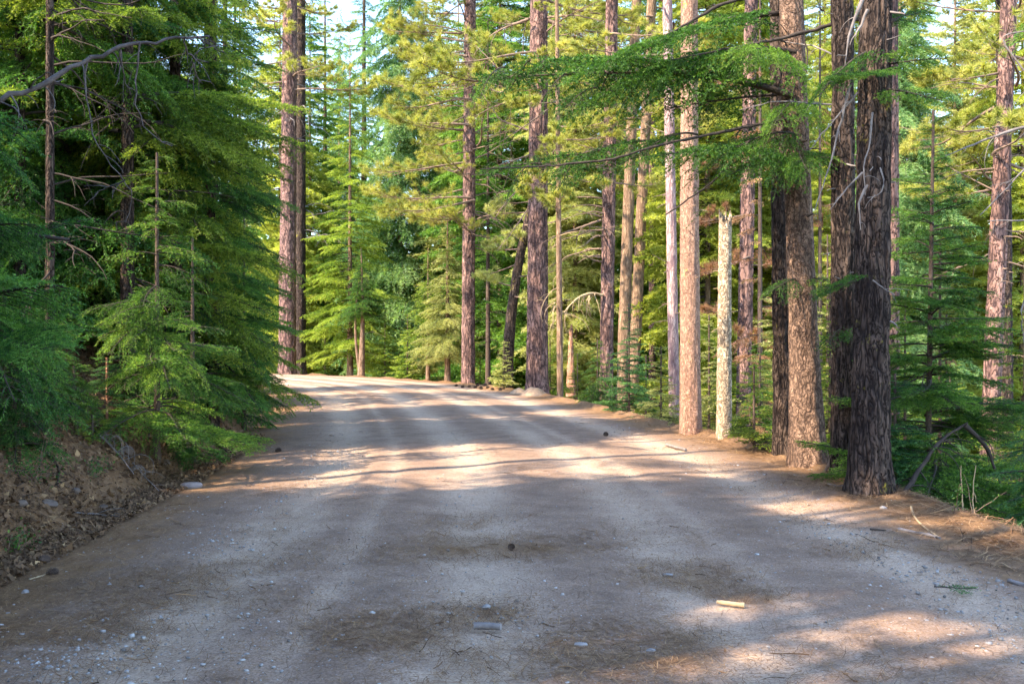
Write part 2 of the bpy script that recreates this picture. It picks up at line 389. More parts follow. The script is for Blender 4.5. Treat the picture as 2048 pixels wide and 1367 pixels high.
def make_bough(rng, L, lod, style):
    nsp, nl, nw, ssp, bsp = LOD[lod]
    mb = MB(); n = 12; t = np.linspace(0, 1, n)
    if style == 'doug': zc = L*(.10*t-.42*t**2+.16*t**3)
    elif style == 'hang': zc = L*(.05*t-.75*t**2+.2*t**3)
    else: zc = L*(.06*t-.14*t**2+.10*t**3)
    ax = np.stack([L*t, L*.05*np.sin(t*3+rng.random()*6), zc], 1)
    mb.add(*tube(ax, .004+.011*L*(1-t)**1.1, 5 if lod < 2 else 3), mat=1)
    S, E, TW = [], [], []
    def seg(P, base):
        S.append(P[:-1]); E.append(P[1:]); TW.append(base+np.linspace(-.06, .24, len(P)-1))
    seg(ax[n//3:], .4)
    tt = .10
    while tt < .985:
        for side in (-1, 1):
            if rng.random() < (.10 if tt > .25 else .45): continue
            a = min(tt+rng.uniform(-.02, .02), .99); o = np.array([np.interp(a, t, ax[:, k]) for k in range(3)])
            l = (L*.46*(1-a)**.75*rng.uniform(.65, 1.15)+.07)*(sstep(-.15, .3, a))
            ang = rng.uniform(48, 68)*(1-.25*a)
            c = math.radians(ang)*side
            dr = -.12 if style == 'flat' else (-.45 if style == 'doug' else -1.1)
            m = max(3, int(l/.09)); q = np.linspace(0, 1, m)
            P = o+np.stack([l*q*math.cos(c)+l*.10*q*q, l*q*math.sin(c)*(1-.12*q), l*(rng.uniform(-.05, .15)*q+dr*q*q*rng.uniform(.6, 1.3))], 1)
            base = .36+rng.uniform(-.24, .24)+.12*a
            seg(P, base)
            if lod < 2: mb.add(*tube(P, .0035*(1-q*.7), 3), mat=1)
            if l > .16 and lod < 4:
                s = .07
                while s < l*.96:
                    for sd2 in (-1, 1):
                        if rng.random() < .12: continue
                        o2 = np.array([np.interp(s/l, q, P[:, k]) for k in range(3)])
                        l2 = (.36*(l-s)+.05)*rng.uniform(.6, 1.15); c2 = c+sd2*math.radians(rng.uniform(38, 60))
                        dz = rng.uniform(-.35, .05) if style != 'hang' else rng.uniform(-1.2, -.3)
                        m2 = 2 if l2 < .1 else 3; q2 = np.linspace(0, 1, m2)
                        P2_ = o2+np.stack([l2*q2*math.cos(c2), l2*q2*math.sin(c2), l2*dz*q2], 1)
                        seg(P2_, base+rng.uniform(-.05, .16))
                    s += ssp*rng.uniform(.8, 1.25)
        tt += bsp/L*rng.uniform(.8, 1.25)
    S, E, TW = np.concatenate(S), np.concatenate(E), np.concatenate(TW)
    V, Fc, T = needles(S, E, TW, nsp, nl, nw, rng, .35)
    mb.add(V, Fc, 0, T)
    return mb

_lib = {}
def lib(kind, L, lod, style, v):
    key = (kind, L, lod, style, v)
    if key not in _lib:
        rng = np.random.default_rng(abs(hash((L*10, lod, len(style), v, len(kind)))) % 2**31)
        mb = make_bough(rng, L, lod, style) if kind == 'fir' else make_pine_branch(rng, L, lod)
        d = dict(V=np.concatenate(mb.V), T=np.concatenate(mb.T))
        d['F3'] = np.concatenate(mb.F3) if mb.F3 else np.zeros((0, 3), int); d['M3'] = np.concatenate(mb.M3) if mb.M3 else np.zeros(0, int)
        d['F4'] = np.concatenate(mb.F4) if mb.F4 else np.zeros((0, 4), int); d['M4'] = np.concatenate(mb.M4) if mb.M4 else np.zeros(0, int)
        _lib[key] = d
    return _lib[key]

def make_pine_branch(rng, L, lod):
    mb = MB(); n = 10; t = np.linspace(0, 1, n)
    ax = np.stack([L*t, L*.08*np.sin(t*4+rng.random()*6), L*(-.05*t-.20*t**2+.30*t**3)], 1)
    mb.add(*tube(ax, .005+.012*L*(1-t)**1.0, 5), mat=1)
    tips = [(ax[-1], ax[-1]-ax[-2])]
    tt = .28
    while tt < .96:
        for side in (-1, 1):
            if rng.random() < .2: continue
            o = np.array([np.interp(tt, t, ax[:, k]) for k in range(3)]); l = L*.42*(1-tt)**.6*rng.uniform(.5, 1.1)+.15
            c = side*math.radians(rng.uniform(30, 65)); q = np.linspace(0, 1, 6); up = rng.uniform(.1, .55)
            P = o+np.stack([l*q*math.cos(c)+l*.15*q*q, l*q*math.sin(c), l*(-.18*q+up*q**2)], 1)
            mb.add(*tube(P, .004+.006*(1-q)*l, 4), mat=1)
            tips.append((P[-1], P[-1]-P[-2]))
            for kk in (2, 3, 4):
                if rng.random() < .75:
                    w = rng.normal(size=3)*.10*l; w[2] = abs(w[2])*1.2
                    b = P[kk]; e2 = b+(P[kk]-P[kk-1])*.9+w
                    mb.add(*tube(np.stack([b, (b+e2)/2+[0, 0, -.01], e2]), .005, 3), mat=1); tips.append((e2, e2-b))
        tt += .26/L*rng.uniform(.7, 1.3)
    nn, nl, nw = {0: (90, .17, .005), 1: (70, .17, .009), 2: (60, .18, .016), 3: (22, .2, .03)}[lod]
    for o, d in tips:
        d = unit(np.asarray(d)[None])[0]; N = int(nn*rng.uniform(.7, 1.2)); r = unit(rng.normal(size=(N, 3)))
        nd = unit(r+d*rng.uniform(.35, .9, N)[:, None]+[0, 0, .15]); p = o-d*(rng.random(N)*.10)[:, None]
        w = unit(np.cross(nd, rng.normal(size=(N, 3))))*nw*.5
        tip = p+nd*(nl*rng.uniform(.75, 1.15, N))[:, None]
        base = rng.uniform(.3, .65)
        mb.add(np.stack([p-w, p+w, tip], 1).reshape(-1, 3), np.arange(3*N).reshape(-1, 3), 0, np.repeat(base+rng.normal(size=N)*.12, 3)+np.tile([-.08, -.08, .1], N))
    return mb

def place(mb, d, o, az, pitch, scale, roll=0, dt=0.):
    ca, sa, cp, sp, cr, sr = math.cos(az), math.sin(az), math.cos(pitch), math.sin(pitch), math.cos(roll), math.sin(roll)
    Rx = np.array([[1, 0, 0], [0, cr, -sr], [0, sr, cr]]); Ry = np.array([[cp, 0, -sp], [0, 1, 0], [sp, 0, cp]]); Rz = np.array([[ca, -sa, 0], [sa, ca, 0], [0, 0, 1]])
    Rm = Rz @ Ry @ Rx
    V = d['V'] @ Rm.T*scale+o
    n0 = mb.n; mb.V.append(V); mb.T.append(d['T']+dt); mb.n += len(V)
    if len(d['F3']): mb.F3.append(d['F3']+n0); mb.M3.append(d['M3'])
    if len(d['F4']): mb.F4.append(d['F4']+n0); mb.M4.append(d['M4'])

# sun flecks of the photograph, on the ground: (centre x, y, half length along the beam heading, half width across)
PATCH = [(1.6, 21.6, 3.4, 1.7), (-2.8, 27.8, 3.4, 1.0), (-.9, 15.2, 1.3, .4), (1.9, 5.0, 1.2, .15), (1.5, 5.95, .5, .1), (0.2, 4.6, .6, .15), (3.1, 9.8, .8, .4), (4.2, 8.4, .6, .4),
         (8, 19.5, 6.5, 1.8), (13, 26, 8, 3), (4.5, 30, 6, 2.5), (9, 16.2, 4, .6), (-2.4, 13.5, 2.4, 1.2), (12, 16, 6, 1.0), (6.0, 17.6, 4.5, 1.2), (0, 43, 6, 4), (-4, 33, 3, 1.0), (2.4, 14.0, .9, .3), (5.6, 13.9, 2.4, .4), (-3.0, 11.2, .8, .3), (-3.6, 17.5, 1.5, .35), (-3, 20, 1.5, .3), (1.5, 12.2, 1.0, .2), (-.5, 12.8, 1.2, .2), (7.5, 9.5, 1.2, .3)]
def in_patch(P):
    k = P[2]/SUN_V[2]; x, y = P[0]-SUN_V[0]*k, P[1]-SUN_V[1]*k
    hx, hy = -SUN_H[0], -SUN_H[1]
    for cx, cy_, a, b in PATCH:
        u_, v_ = (x-cx)*hx+(y-cy_)*hy, -(x-cx)*hy+(y-cy_)*hx
        if (u_/(a+.3))**2+(v_/(b+.25))**2 < 1: return True
    return False

# ------------------------------------------------------------------ trunks, dead branches
def trunk_curve(lean, bend, Ht, n):
    t = np.linspace(0, 1, n); z = t*Ht
    return np.stack([lean[0]*z+bend[0]*np.sin(t*np.pi), lean[1]*z+bend[1]*np.sin(t*np.pi), z], 1)
def trunk_mesh(r0, r1, Ht, lean=(0, 0), bend=(0, 0), flare=.35, flare_h=.5, seg=20, dz=.25, relief=.0, freq=9., seed=0, sink=.5, broken=False):
    n = max(6, int((Ht+sink)/dz)); P = trunk_curve(lean, bend, Ht, n); z = np.linspace(-sink, Ht, n)
    P[:, 2] = z; P[:, 0] = lean[0]*z+bend[0]*np.sin(np.clip(z/Ht, 0, 1)*np.pi); P[:, 1] = lean[1]*z+bend[1]*np.sin(np.clip(z/Ht, 0, 1)*np.pi)
    r = r0+(r1-r0)*np.clip(z/Ht, 0, 1)**.9; r = r*(1+flare*np.exp(-np.maximum(z, 0)/flare_h))
    a = np.arange(seg)/seg*2*np.pi; A, Zg = np.meshgrid(a, z); Rg = np.repeat(r[:, None], seg, 1)
    lob = 1+.16*np.exp(-np.maximum(Zg, 0)/(flare_h*.7))*np.sin(A*4+seed)*np.sin(A*2+1.3*seed)+.04*(vn(np.cos(A)*1.5+seed, np.sin(A)*1.5, Zg*.6, seed)-.5)
    Rg = Rg*lob
    if relief:
        cx, sx = np.cos(A)*r0*freq*3, np.sin(A)*r0*freq*3
        w = vn(cx, sx, Zg*1.1, seed+4)
        rg = 1-np.abs(2*vn(cx+w*1.2, sx+w, Zg*freq*.28, seed)-1); rg2 = 1-np.abs(2*vn(cx*2, sx*2, Zg*freq*.7, seed+9)-1)
        Rg = Rg-relief*(np.maximum(rg-.55, 0)*2.0)-relief*.45*rg2+relief*.5
    V = np.stack([P[:, 0, None]+Rg*np.cos(A), P[:, 1, None]+Rg*np.sin(A), np.repeat(z[:, None], seg, 1)], -1)
    if broken: V[-1, :, 2] += .22*np.random.default_rng(seed).uniform(-1, 1, seg); V[-2, :, 2] += .06*np.random.default_rng(seed+1).uniform(-1, 1, seg)
    i = np.arange(n-1)[:, None]*seg; j = np.arange(seg)[None]; k = (j+1) % seg
    mb = MB(); mb.add(V.reshape(-1, 3), np.stack([i+j, i+k, i+seg+k, i+seg+j], -1).reshape(-1, 4))
    top = V[-1].mean(0)-([0, 0, .12] if broken else [0, 0, 0]); base = V[-1]
    mb.add(np.vstack([base, top]), np.stack([np.arange(seg), (np.arange(seg)+1) % seg, np.full(seg, seg)], 1))
    return mb

def walk(rng, o, az, pitch, L, n, curl=.25, droop=0., up=0.):
    P = [np.array(o, float)]; s = L/n
    for k in range(n):
        az += rng.normal()*curl*.6; pitch += rng.normal()*curl*.5-droop/n+up*(k/n)/n
        P.append(P[-1]+s*np.array([math.cos(pitch)*math.cos(az), math.cos(pitch)*math.sin(az), math.sin(pitch)]))
    return np.array(P)
def dead_branch(rng, o, az, pitch, L, r, nsub=4, curl=.22, droop=.6, up=0., sub=.45, subdroop=.7):
    mb = MB(); n = max(6, int(L/.12)); P = walk(rng, o, az, pitch, L, n, curl, droop, up); t = np.linspace(0, 1, n+1)
    mb.add(*tube(P, r*(1-.85*t)+.0015, 6))
    for _ in range(nsub):
        k = rng.integers(n//5, n); l = L*sub*rng.uniform(.3, 1)*(1.1-k/n); d = P[k+1]-P[k]; a = math.atan2(d[1], d[0])+rng.choice([-1, 1])*rng.uniform(.4, 1.1)
        m = max(5, int(l/.08)); Q = walk(rng, P[k], a, rng.uniform(-.5, .5), l, m, .3, subdroop)
        rr = max(.0025, r*(1-.85*k/n)*.5); mb.add(*tube(Q, rr*(1-.8*np.linspace(0, 1, m+1))+.001, 4))
        if l > .35:
            for _ in range(2):
                k2 = rng.integers(1, m); d = Q[k2]-Q[k2-1]; a2 = math.atan2(d[1], d[0])+rng.choice([-1, 1])*rng.uniform(.4, 1)
                W = walk(rng, Q[k2], a2, rng.uniform(-.5, .4), l*.4, 5, .3, .5); mb.add(*tube(W, .0022, 3))
    return mb
def px_branch(pts, D, r0, r1, rng, nsub=0, sub=.4, base=(0, 0, 0), dD=0., subdroop=1.0, jit=.0):
    """a branch through photograph pixels at depth D, in coordinates local to base"""
    P = np.array([at(p[0], p[1], D+dD*k/(len(pts)-1)) for k, p in enumerate(pts)])-np.asarray(base)
    s = np.r_[0, np.cumsum(np.linalg.norm(np.diff(P, axis=0), axis=1))]; q = np.linspace(0, s[-1], max(8, int(s[-1]/.08)))
    P = np.stack([np.interp(q, s, P[:, k]) for k in range(3)], 1)
    for _ in range(3): P[1:-1] = (P[:-2]+2*P[1:-1]+P[2:])/4
    P[1:-1] += rng.normal(size=P[1:-1].shape)*(.004+jit)
    mb = MB(); mb.add(*tube(P, np.linspace(r0, r1, len(P))*(1+.15*rng.normal(size=len(P)).clip(-1, 1)), 8))
    n = len(P)-1
    for _ in range(nsub):
        k = rng.integers(1, n); d = P[k+1]-P[k]; L = sub*rng.uniform(.3, 1)
        W = walk(rng, P[k], math.atan2(d[1], d[0])+rng.choice([-1, 1])*rng.uniform(.3, 1.2), rng.uniform(-.9, .5), L, 8, .28, subdroop)
        rr = r1+(r0-r1)*(1-k/n); mb.add(*tube(W, max(.003, rr*.35)*(1-.8*np.linspace(0, 1, 9))+.001, 4))
    return mb

# ------------------------------------------------------------------ whole trees
def base_at(px, D, sink=0.): x = (px-1024)/F*D; return np.array([x, D, gz(x, D)-sink])

def crown_fir(mb, rng, B, lean, bend, Ht, z0, z1, Lmax, nb, lod, style, r0, carve=True, taper=.6, lfun=None, azf=None, visible_lod=None, ball=(.55, 1.05)):
    libL = [.5, .9, 1.5, 2.3, 3.2]; nb = int(nb*DENS)
    for k in range(nb):
        f = (k+rng.random())/nb; z = z0+(z1-z0)*f**1.12
        L = Lmax*min(1, max(.05, (Ht-z)/(taper*Ht)))**.85*rng.uniform(*ball)
        if lfun: L *= lfun(z)
        L = max(.18, L)
        az = rng.uniform(0, 2*np.pi) if azf is None else azf(rng)
        o = np.array([lean[0]*z+bend[0]*math.sin(np.clip(z/Ht, 0, 1)*np.pi), lean[1]*z+bend[1]*math.sin(np.clip(z/Ht, 0, 1)*np.pi), z])
        mid = np.asarray(B)+o+np.array([math.cos(az), math.sin(az), -.1])*L*.55; tipw = np.asarray(B)+o+np.array([math.cos(az), math.sin(az), -.15])*L
        vis = in_view(mid) or in_view(tipw)
        if carve and not vis and (in_patch(mid) or in_patch(tipw) or in_patch(np.asarray(B)+o*[1, 1, 1])): continue
        if carve and in_patch(mid) and rng.random() < .5: continue
        ll = lod if vis or visible_lod is None else visible_lod
        st_ = 'hang' if style == 'doug' and ll < 2 and rng.random() < .4 else 'doug' if style == 'flat' and rng.random() < .45 else style
        l0 = min(libL, key=lambda q: abs(math.log(q/L)))
        pitch = rng.uniform(-.22, .12)+(.45*max(0, (z-z0)/(Ht-z0+.01)-.55) if style != 'hang' else 0)
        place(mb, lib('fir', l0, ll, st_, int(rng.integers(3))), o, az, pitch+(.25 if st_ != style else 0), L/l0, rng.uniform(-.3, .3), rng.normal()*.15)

DENS = 1.6
def fir(name, label, px, D, Ht, r0, Lmax, nb, lod=1, style='doug', z0=1.5, z1=None, fol=None, bark=None, lean=(0, 0), bend=(0, 0), seg=12, relief=0., flare=.25,
        dead=0, deadL=1.2, deadz=(1, 5), deadmat=None, seed=1, group=None, carve=True, base=None, cat='fir tree', taper=.6, outlod=None, deadaz=None, dz=.25, lfun=None, azf=None, r1=None, extra=None, flare_h=.5, ball=(.55, 1.05)):
    rng = np.random.default_rng(seed); B = base_at(px, D) if base is None else np.asarray(base, float)
    t = empty(name, B, label, cat, group)
    trunk_mesh(r0, (.015 if r1 is None else r1), Ht, lean, bend, flare, flare_h, seg, dz, relief, 9, seed).build('trunk', bark or BARK_SM, t, smooth=True)
    if nb or extra:
        mb = MB()
        if nb: crown_fir(mb, rng, B, lean, bend, Ht, z0, z1 or Ht*.99, Lmax, nb, lod, style, r0, carve, taper, lfun, azf, outlod, ball)
        for e in (extra or []):      # a bough drawn between two photograph pixels: (x0, y0, x1, y1, lod, style, depth swing)
            a = at(e[0], e[1], D); b = at(e[2], e[3], D+e[6]); v = b-a; L = np.linalg.norm(v)
            l0 = min([.5, .9, 1.5, 2.3, 3.2], key=lambda q: abs(math.log(q/L)))
            place(mb, lib('fir', l0, e[4], e[5], int(rng.integers(3))), a-B, math.atan2(v[1], v[0]), math.asin(v[2]/L)+({'doug': .16, 'hang': .5, 'flat': 0}[e[5]]), L/l0, rng.uniform(-.5, .5), e[7] if len(e) > 7 else -.2)  # default tint is darker: the shade on these boughs is put into their colour
        if mb.n: mb.build('crown', [fol or FIR, WOOD_DK], t)
    for k in range(dead):
        z = rng.uniform(*deadz); az = rng.uniform(0, 6.28) if deadaz is None else rng.normal(deadaz, .8)
        o = np.array([lean[0]*z, lean[1]*z, z])+bend_at(bend, z, Ht)
        dead_branch(rng, o, az, rng.uniform(-.25, .3), deadL*rng.uniform(.4, 1.1), .004+.006*deadL, 5, .2, rng.uniform(.2, .9)).build('dead_branch', deadmat or WOOD_DK, t, smooth=True)
    return t
def bend_at(bend, z, Ht): return np.array([bend[0], bend[1], 0])*math.sin(min(max(z/Ht, 0), 1)*np.pi)

def pine(name, label, px, D, Ht, r0, r1, lean=(0, 0), bend=(0, 0), bark=None, nb=0, z0=4., z1=None, Lmax=3., lod=2, azf=None, fol=None, dead=0, deadz=(2, 9), deadL=1.5, deadmat=None, deadaz=None, seed=1,
         seg=20, relief=.0, flare=.3, group=None, base=None, dz=.15, cat='pine tree', broken=False, sink=.6, deadr=.02, deaddroop=.5, flare_h=.5, carve=True, nsub=5):
    rng = np.random.default_rng(seed); B = base_at(px, D) if base is None else np.asarray(base, float)
    t = empty(name, B, label, cat, group)
    trunk_mesh(r0, r1, Ht, lean, bend, flare, flare_h, seg, dz, relief, 9, seed, sink, broken).build('trunk', bark or BARK_PINE, t, smooth=True)
    if nb:
        mb = MB()
        for k in range(nb):
            z = z0+((z1 or Ht)-z0)*(k+rng.random())/nb; az = rng.uniform(0, 6.28) if azf is None else azf(rng)
            L = Lmax*rng.uniform(.55, 1.1)*min(1, .35+(Ht-z)/(.4*Ht)); l0 = min([1.2, 2., 3.], key=lambda q: abs(math.log(q/L)))
            o = np.array([lean[0]*z, lean[1]*z, z])+bend_at(bend, z, Ht); mid = B+o+np.array([math.cos(az), math.sin(az), 0])*L*.6
            if carve and in_patch(mid) and not in_view(mid): continue
            place(mb, lib('pine', l0, lod, 'pine', int(rng.integers(4))), o, az, rng.uniform(-.2, .3), L/l0, rng.uniform(-.4, .4), rng.normal()*.1)
        if mb.n: mb.build('crown', [fol or PINE, WOOD_BR], t)
    for k in range(dead):
        z = rng.uniform(*deadz); az = rng.uniform(0, 6.28) if deadaz is None else rng.normal(deadaz, .7)
        o = np.array([lean[0]*z, lean[1]*z, z])+bend_at(bend, z, Ht)
        dead_branch(rng, o, az, rng.uniform(-.1, .4), deadL*rng.uniform(.4, 1.1), deadr, nsub, .2, deaddroop*rng.uniform(.3, 1.5)).build('dead_branch', deadmat or WOOD_BR, t, smooth=True)
    return t


def lp(pb, yb, pt_, yt): return ((pt_-pb)/(yb-yt), 0.)
def wr(w, D): return w/F*D/2

# --- right hand roadside trunks, near to far
def bark_fir_right():
    t = fir('douglas_fir', 'thick dark furrowed fir trunk with yellow lichen, biggest at the right road edge', 1738, 10.6, 17, wr(74, 10.6), 2.2, 26, 1, 'doug', 6.5, bark=BARK_DK, lean=lp(1738, 985, 1752, 0),
            seg=72, relief=.028, flare=.34, flare_h=.5, dz=.035, seed=11, r1=.10,
            extra=[(1750, 130, 1900, 122, 0, 'flat', -.5, .12), (1750, 175, 1885, 205, 0, 'flat', -.8, .1), (1745, 100, 1640, 190, 0, 'doug', -.6), (1750, 150, 1690, 150, 0, 'flat', -1.0, .12), (1752, 60, 1850, 20, 0, 'doug', .4),
                   (1725, 560, 1640, 575, 0, 'flat', -.5)])
    B = np.array(t.location); rg = np.random.default_rng(5)
    for pts, r in [([(1700, 170), (1660, 330), (1630, 420)], .016), ([(1725, 0), (1700, 60), (1690, 130)], .022), ([(1745, 225), (1740, 290), (1722, 340), (1730, 390)], .012),
                   ([(1760, 335), (1772, 370), (1755, 400), (1735, 395)], .008), ([(1735, 20), (1712, 70), (1700, 90)], .016), ([(1735, 370), (1715, 400), (1722, 460)], .014), ([(1725, 345), (1680, 390), (1660, 420)], .012),
                   ([(1715, 185), (1650, 260), (1620, 300)], .012), ([(1745, 560), (1790, 590)], .008)]:
        px_branch(pts, 10.2, r, .004, rg, 2, .3, B).build('dead_branch', WOOD_GR, t, smooth=True)
    return t
bark_fir_right()
fir('douglas_fir', 'dark blackish trunk pressed close behind the thickest right roadside fir', 1688, 12.0, 18, wr(48, 12), 2.2, 22, 1, 'doug', 7, bark=BARK_DK, lean=lp(1694, 960, 1690, 0), seg=48, relief=.03, dz=.05, seed=12, r1=.1, flare=.2,
    dead=3, deadz=(3, 6), deadmat=WOOD_GR, extra=[(1690, 560, 1640, 590, 0, 'flat', -.4), (1690, 650, 1660, 690, 0, 'doug', -.5)])
fir('douglas_fir', 'leaning brown fir trunk with flared foot and long boughs hung over the road', 1616, 12.9, 18, wr(58, 12.9), 2.4, 22, 1, 'doug', 6.8, bark=BARK_FIR, lean=lp(1608, 920, 1574, 0), seg=64, relief=.012, flare=.42, flare_h=.8, dz=.04, seed=13, r1=.1,
    extra=[(1580, 20, 1130, 165, 1, 'doug', -.8), (1582, 110, 1180, 235, 1, 'hang', -.4), (1584, 200, 960, 150, 1, 'doug', .8), (1330, 285, 1130, 350, 1, 'hang', -.4), (1230, 320, 1050, 345, 1, 'hang', .3), (1100, 330, 955, 345, 1, 'doug', .3), (1400, 270, 1270, 330, 1, 'hang', -.6), (1585, 180, 1330, 235, 1, 'doug', .1),
           (1590, 345, 1330, 330, 1, 'hang', -.9), (1584, 160, 1545, 120, 0, 'hang', -1.6, .32), (1584, 220, 1560, 255, 0, 'hang', -1.2, .25), (1590, 270, 1480, 330, 0, 'hang', -.9, -.05), (1590, 330, 1500, 360, 0, 'hang', -.9, -.08), (1588, 320, 1600, 350, 0, 'hang', -1.2, -.08), (1600, 555, 1700, 580, 0, 'doug', -.5, .05),
           (1600, 560, 1548, 590, 0, 'hang', -.5), (1576, 60, 1420, 30, 1, 'doug', .5), *[(x_, y_, x_-38, y_+58, 1, 'hang', (k_ % 3-1)*.5) for k_, (x_, y_) in enumerate([(1500, 95), (1440, 130), (1390, 40), (1340, 120), (1280, 170), (1230, 140), (1190, 175), (1130, 150), (1060, 120), (1010, 135), (1470, 300), (1250, 300), (1160, 320), (1060, 330), (1540, 30), (1500, 250)])], (1590, 340, 1620, 330, 0, 'hang', -1.0, -.05)])
t = bpy.data.objects['douglas_fir.002']; rg = np.random.default_rng(8); B = np.array(t.location)
for pts, r in [([(1800, 30), (1700, 40), (1560, 78), (1340, 120)], .035), ([(1580, -30), (1440, 10), (1320, 78), (1290, 85)], .032), ([(1500, 280), (1420, 370), (1330, 430)], .014), ([(1592, 235), (1450, 262), (1310, 292), (1230, 318), (1100, 332), (960, 338)], .022), ([(1590, 0), (1620, 120), (1605, 170)], .01)]:
    px_branch(pts, 12.3, r, .008, rg, 3, .5, B).build('branch', WOOD_DK, t, smooth=True)
fir('douglas_fir', 'black trunk touching the left side of the leaning brown fir', 1566, 14.0, 18, wr(37, 14), 2.2, 20, 1, 'doug', 7, bark=BARK_DK, lean=lp(1566, 905, 1556, 0), seg=40, relief=.026, dz=.05, seed=14, r1=.09, flare=.2)  # same dark bark tone over the whole trunk
pine('broken_snag', 'pale sunlit broken snag without branches, its top snapped off', 1447, 16.2, at(0, 440, 16.2)[2]+1.0, wr(33, 16.2), wr(25, 16.2), base=(*at(1447, 0, 16.2)[:2], -1.0), lean=(.006, 0), bark=BARK_SNAG, seg=48, relief=.010, dz=.04, seed=15, flare=.12, broken=True, cat='dead tree')
t = pine('white_fir', 'smooth tan sunlit fir trunk just left of the broken snag', 1380, 17.6, 18, wr(43, 17.6), .11, base=(*at(1382, 0, 17.6)[:2], -1.0), lean=lp(1384, 860, 1386, 0), bend=(-.05, 0), bark=BARK_PALE, seg=56, relief=.012, dz=.05, seed=16, flare=.3, flare_h=.9)
pine('pine_tree', 'slim pinkish pine trunk close behind the smooth tan fir trunk', 1350, 24, 24, wr(22, 24), .1, base=(*at(1352, 0, 24)[:2], -2.2), lean=lp(1352, 800, 1338, 0), bark=BARK_PINK, nb=26, z0=9, Lmax=2.6, seg=32, relief=.015, dz=.08, seed=17, flare=.1, dead=10, deadz=(4, 10), deadL=.8, deadr=.012)
pine('pine_tree', 'dark trunk with rusty dead boughs standing behind the broken snag', 1484, 25, 24, wr(32, 25), .14, base=(*at(1482, 0, 25)[:2], -3.4), lean=lp(1480, 830, 1490, 300), bark=BARK_PINE, nb=9, z0=4.5, z1=12, Lmax=1.9, fol=DEADN, lod=1, azf=lambda r: r.uniform(0, 6.28), seg=32, relief=.02, dz=.08, seed=18, flare=.1)
pine('pine_tree', 'trunk lit pink down its left side behind the thickest right fir', 1783, 15.5, 20, wr(34, 15.5), .12, base=(*at(1785, 0, 15.5)[:2], -2.6), lean=lp(1785, 980, 1782, 400), bark=BARK_PINE, seg=32, relief=.018, dz=.06, seed=19, flare=.1)
pine('ponderosa_pine', 'reddish leaning pine trunk near the right edge with needle tufts and dead limbs', 1966, 21, 22, wr(38, 21), .14, base=(*at(1962, 0, 21)[:2], -4.5), lean=lp(1962, 850, 2000, 0), bark=BARK_PINE, nb=26, z0=9.2, z1=20, Lmax=3.0, seg=36, relief=.02, dz=.07, seed=20, flare=.1,
     dead=14, deadz=(7, 12), deadL=1.8, deadr=.02)
pine('pine_tree', 'shaded dark trunk just right of the reddish leaning pine', 2016, 24, 22, wr(30, 24), .15, base=(*at(2014, 0, 24)[:2], -5.0), lean=lp(2012, 850, 2006, 0), bark=BARK_DK, nb=14, z0=10, z1=20, Lmax=2.6, seg=28, relief=.02, dz=.1, seed=21, flare=.1, dead=8, deadz=(6, 12), deadL=1.6)
def stubs(name, n, z0, z1, r0, mat, seed, L=(.05, .22)):
    t = bpy.data.objects[name]; q = np.random.default_rng(seed); me = [c for c in t.children if c.name.startswith('trunk')][0].data
    co = np.empty(len(me.vertices)*3, np.float32); me.vertices.foreach_get('co', co); co = co.reshape(-1, 3)
    for k in range(n):
        z = q.uniform(z0, z1); a = q.uniform(2.6, 6.8); ring = co[np.abs(co[:, 2]-z) < .12]; c = ring.mean(0); v = np.array([math.cos(a), math.sin(a), 0]); rad = ((ring-c) @ v).max()*.93
        l = q.uniform(*L); P = walk(q, c+v*rad, a, q.uniform(-.4, .3), l, 5, .2, .2); mb = MB(); r_ = q.uniform(.4, 1)*r0; V, Fq = tube(P, r_*(1-.35*np.linspace(0, 1, 6)), 7); mb.add(V, Fq); mb.add(np.vstack([V[-7:], P[-1]]), np.stack([np.arange(7), (np.arange(7)+1) % 7, np.full(7, 7)], 1))
        mb.build('branch_stub', mat, t, smooth=True)
for nm, n, z0, z1, r0, mt in [('douglas_fir', 12, 1.5, 6, .014, WOOD_GR), ('douglas_fir.001', 8, 1.5, 6, .013, WOOD_GR), ('douglas_fir.002', 9, 1.5, 6, .013, WOOD_DK), ('douglas_fir.003', 6, 1.5, 6, .012, WOOD_DK), ('white_fir', 9, 1.5, 7.5, .013, WOOD_BR), ('pine_tree', 10, 3, 10, .012, WOOD_BR), ('broken_snag', 6, 1.5, 4, .009, WOOD_TAN), ('ponderosa_pine', 9, 3, 11, .018, WOOD_BR)]:
    stubs(nm, n, z0, z1, r0, mt, n)
# --- thin firs and roots below the right edge
fir('young_fir', 'slender dark young fir with tiers of flat sparse boughs right of the thickest trunk', 1853, 11.6, at(0, 220, 11.6)[2]+1.9, wr(17, 11.6), 2.0, 100, 0, 'flat', 1.2, base=(*at(1850, 0, 11.6)[:2], -1.9), lean=lp(1850, 980, 1862, 230), seg=14, seed=22, bark=BARK_SM, taper=.9, dead=16, deadL=.8, deadz=(.6, 3.6), carve=False)
fir('young_fir', 'thin pole fir standing between the slender tiered fir and the reddish pine', 1882, 13.2, 5.2, wr(11, 13.2), 1.3, 34, 1, 'flat', 1.6, base=(*at(1880, 0, 13.2)[:2], -2.3), seg=10, seed=23, taper=.9, dead=8, deadL=.7, deadz=(.6, 3), carve=False)
fir('young_fir', 'dark drooping young fir filling the bottom right corner below the road', 2075, 9.6, 3.0, .035, 1.35, 46, 0, 'doug', .25, base=(*at(2085, 0, 9.6)[:2], -1.7), seg=10, seed=24, taper=1., carve=False, fol=FIRBLUE)
fir('young_fir', 'yellow green bushy fir with wide boughs at the right edge of the view', 2050, 15, 6.4, .05, 1.7, 60, 1, 'flat', .6, base=(*at(2050, 0, 15)[:2], -3.6), seg=10, seed=25, taper=1., carve=False, fol=FIRB)
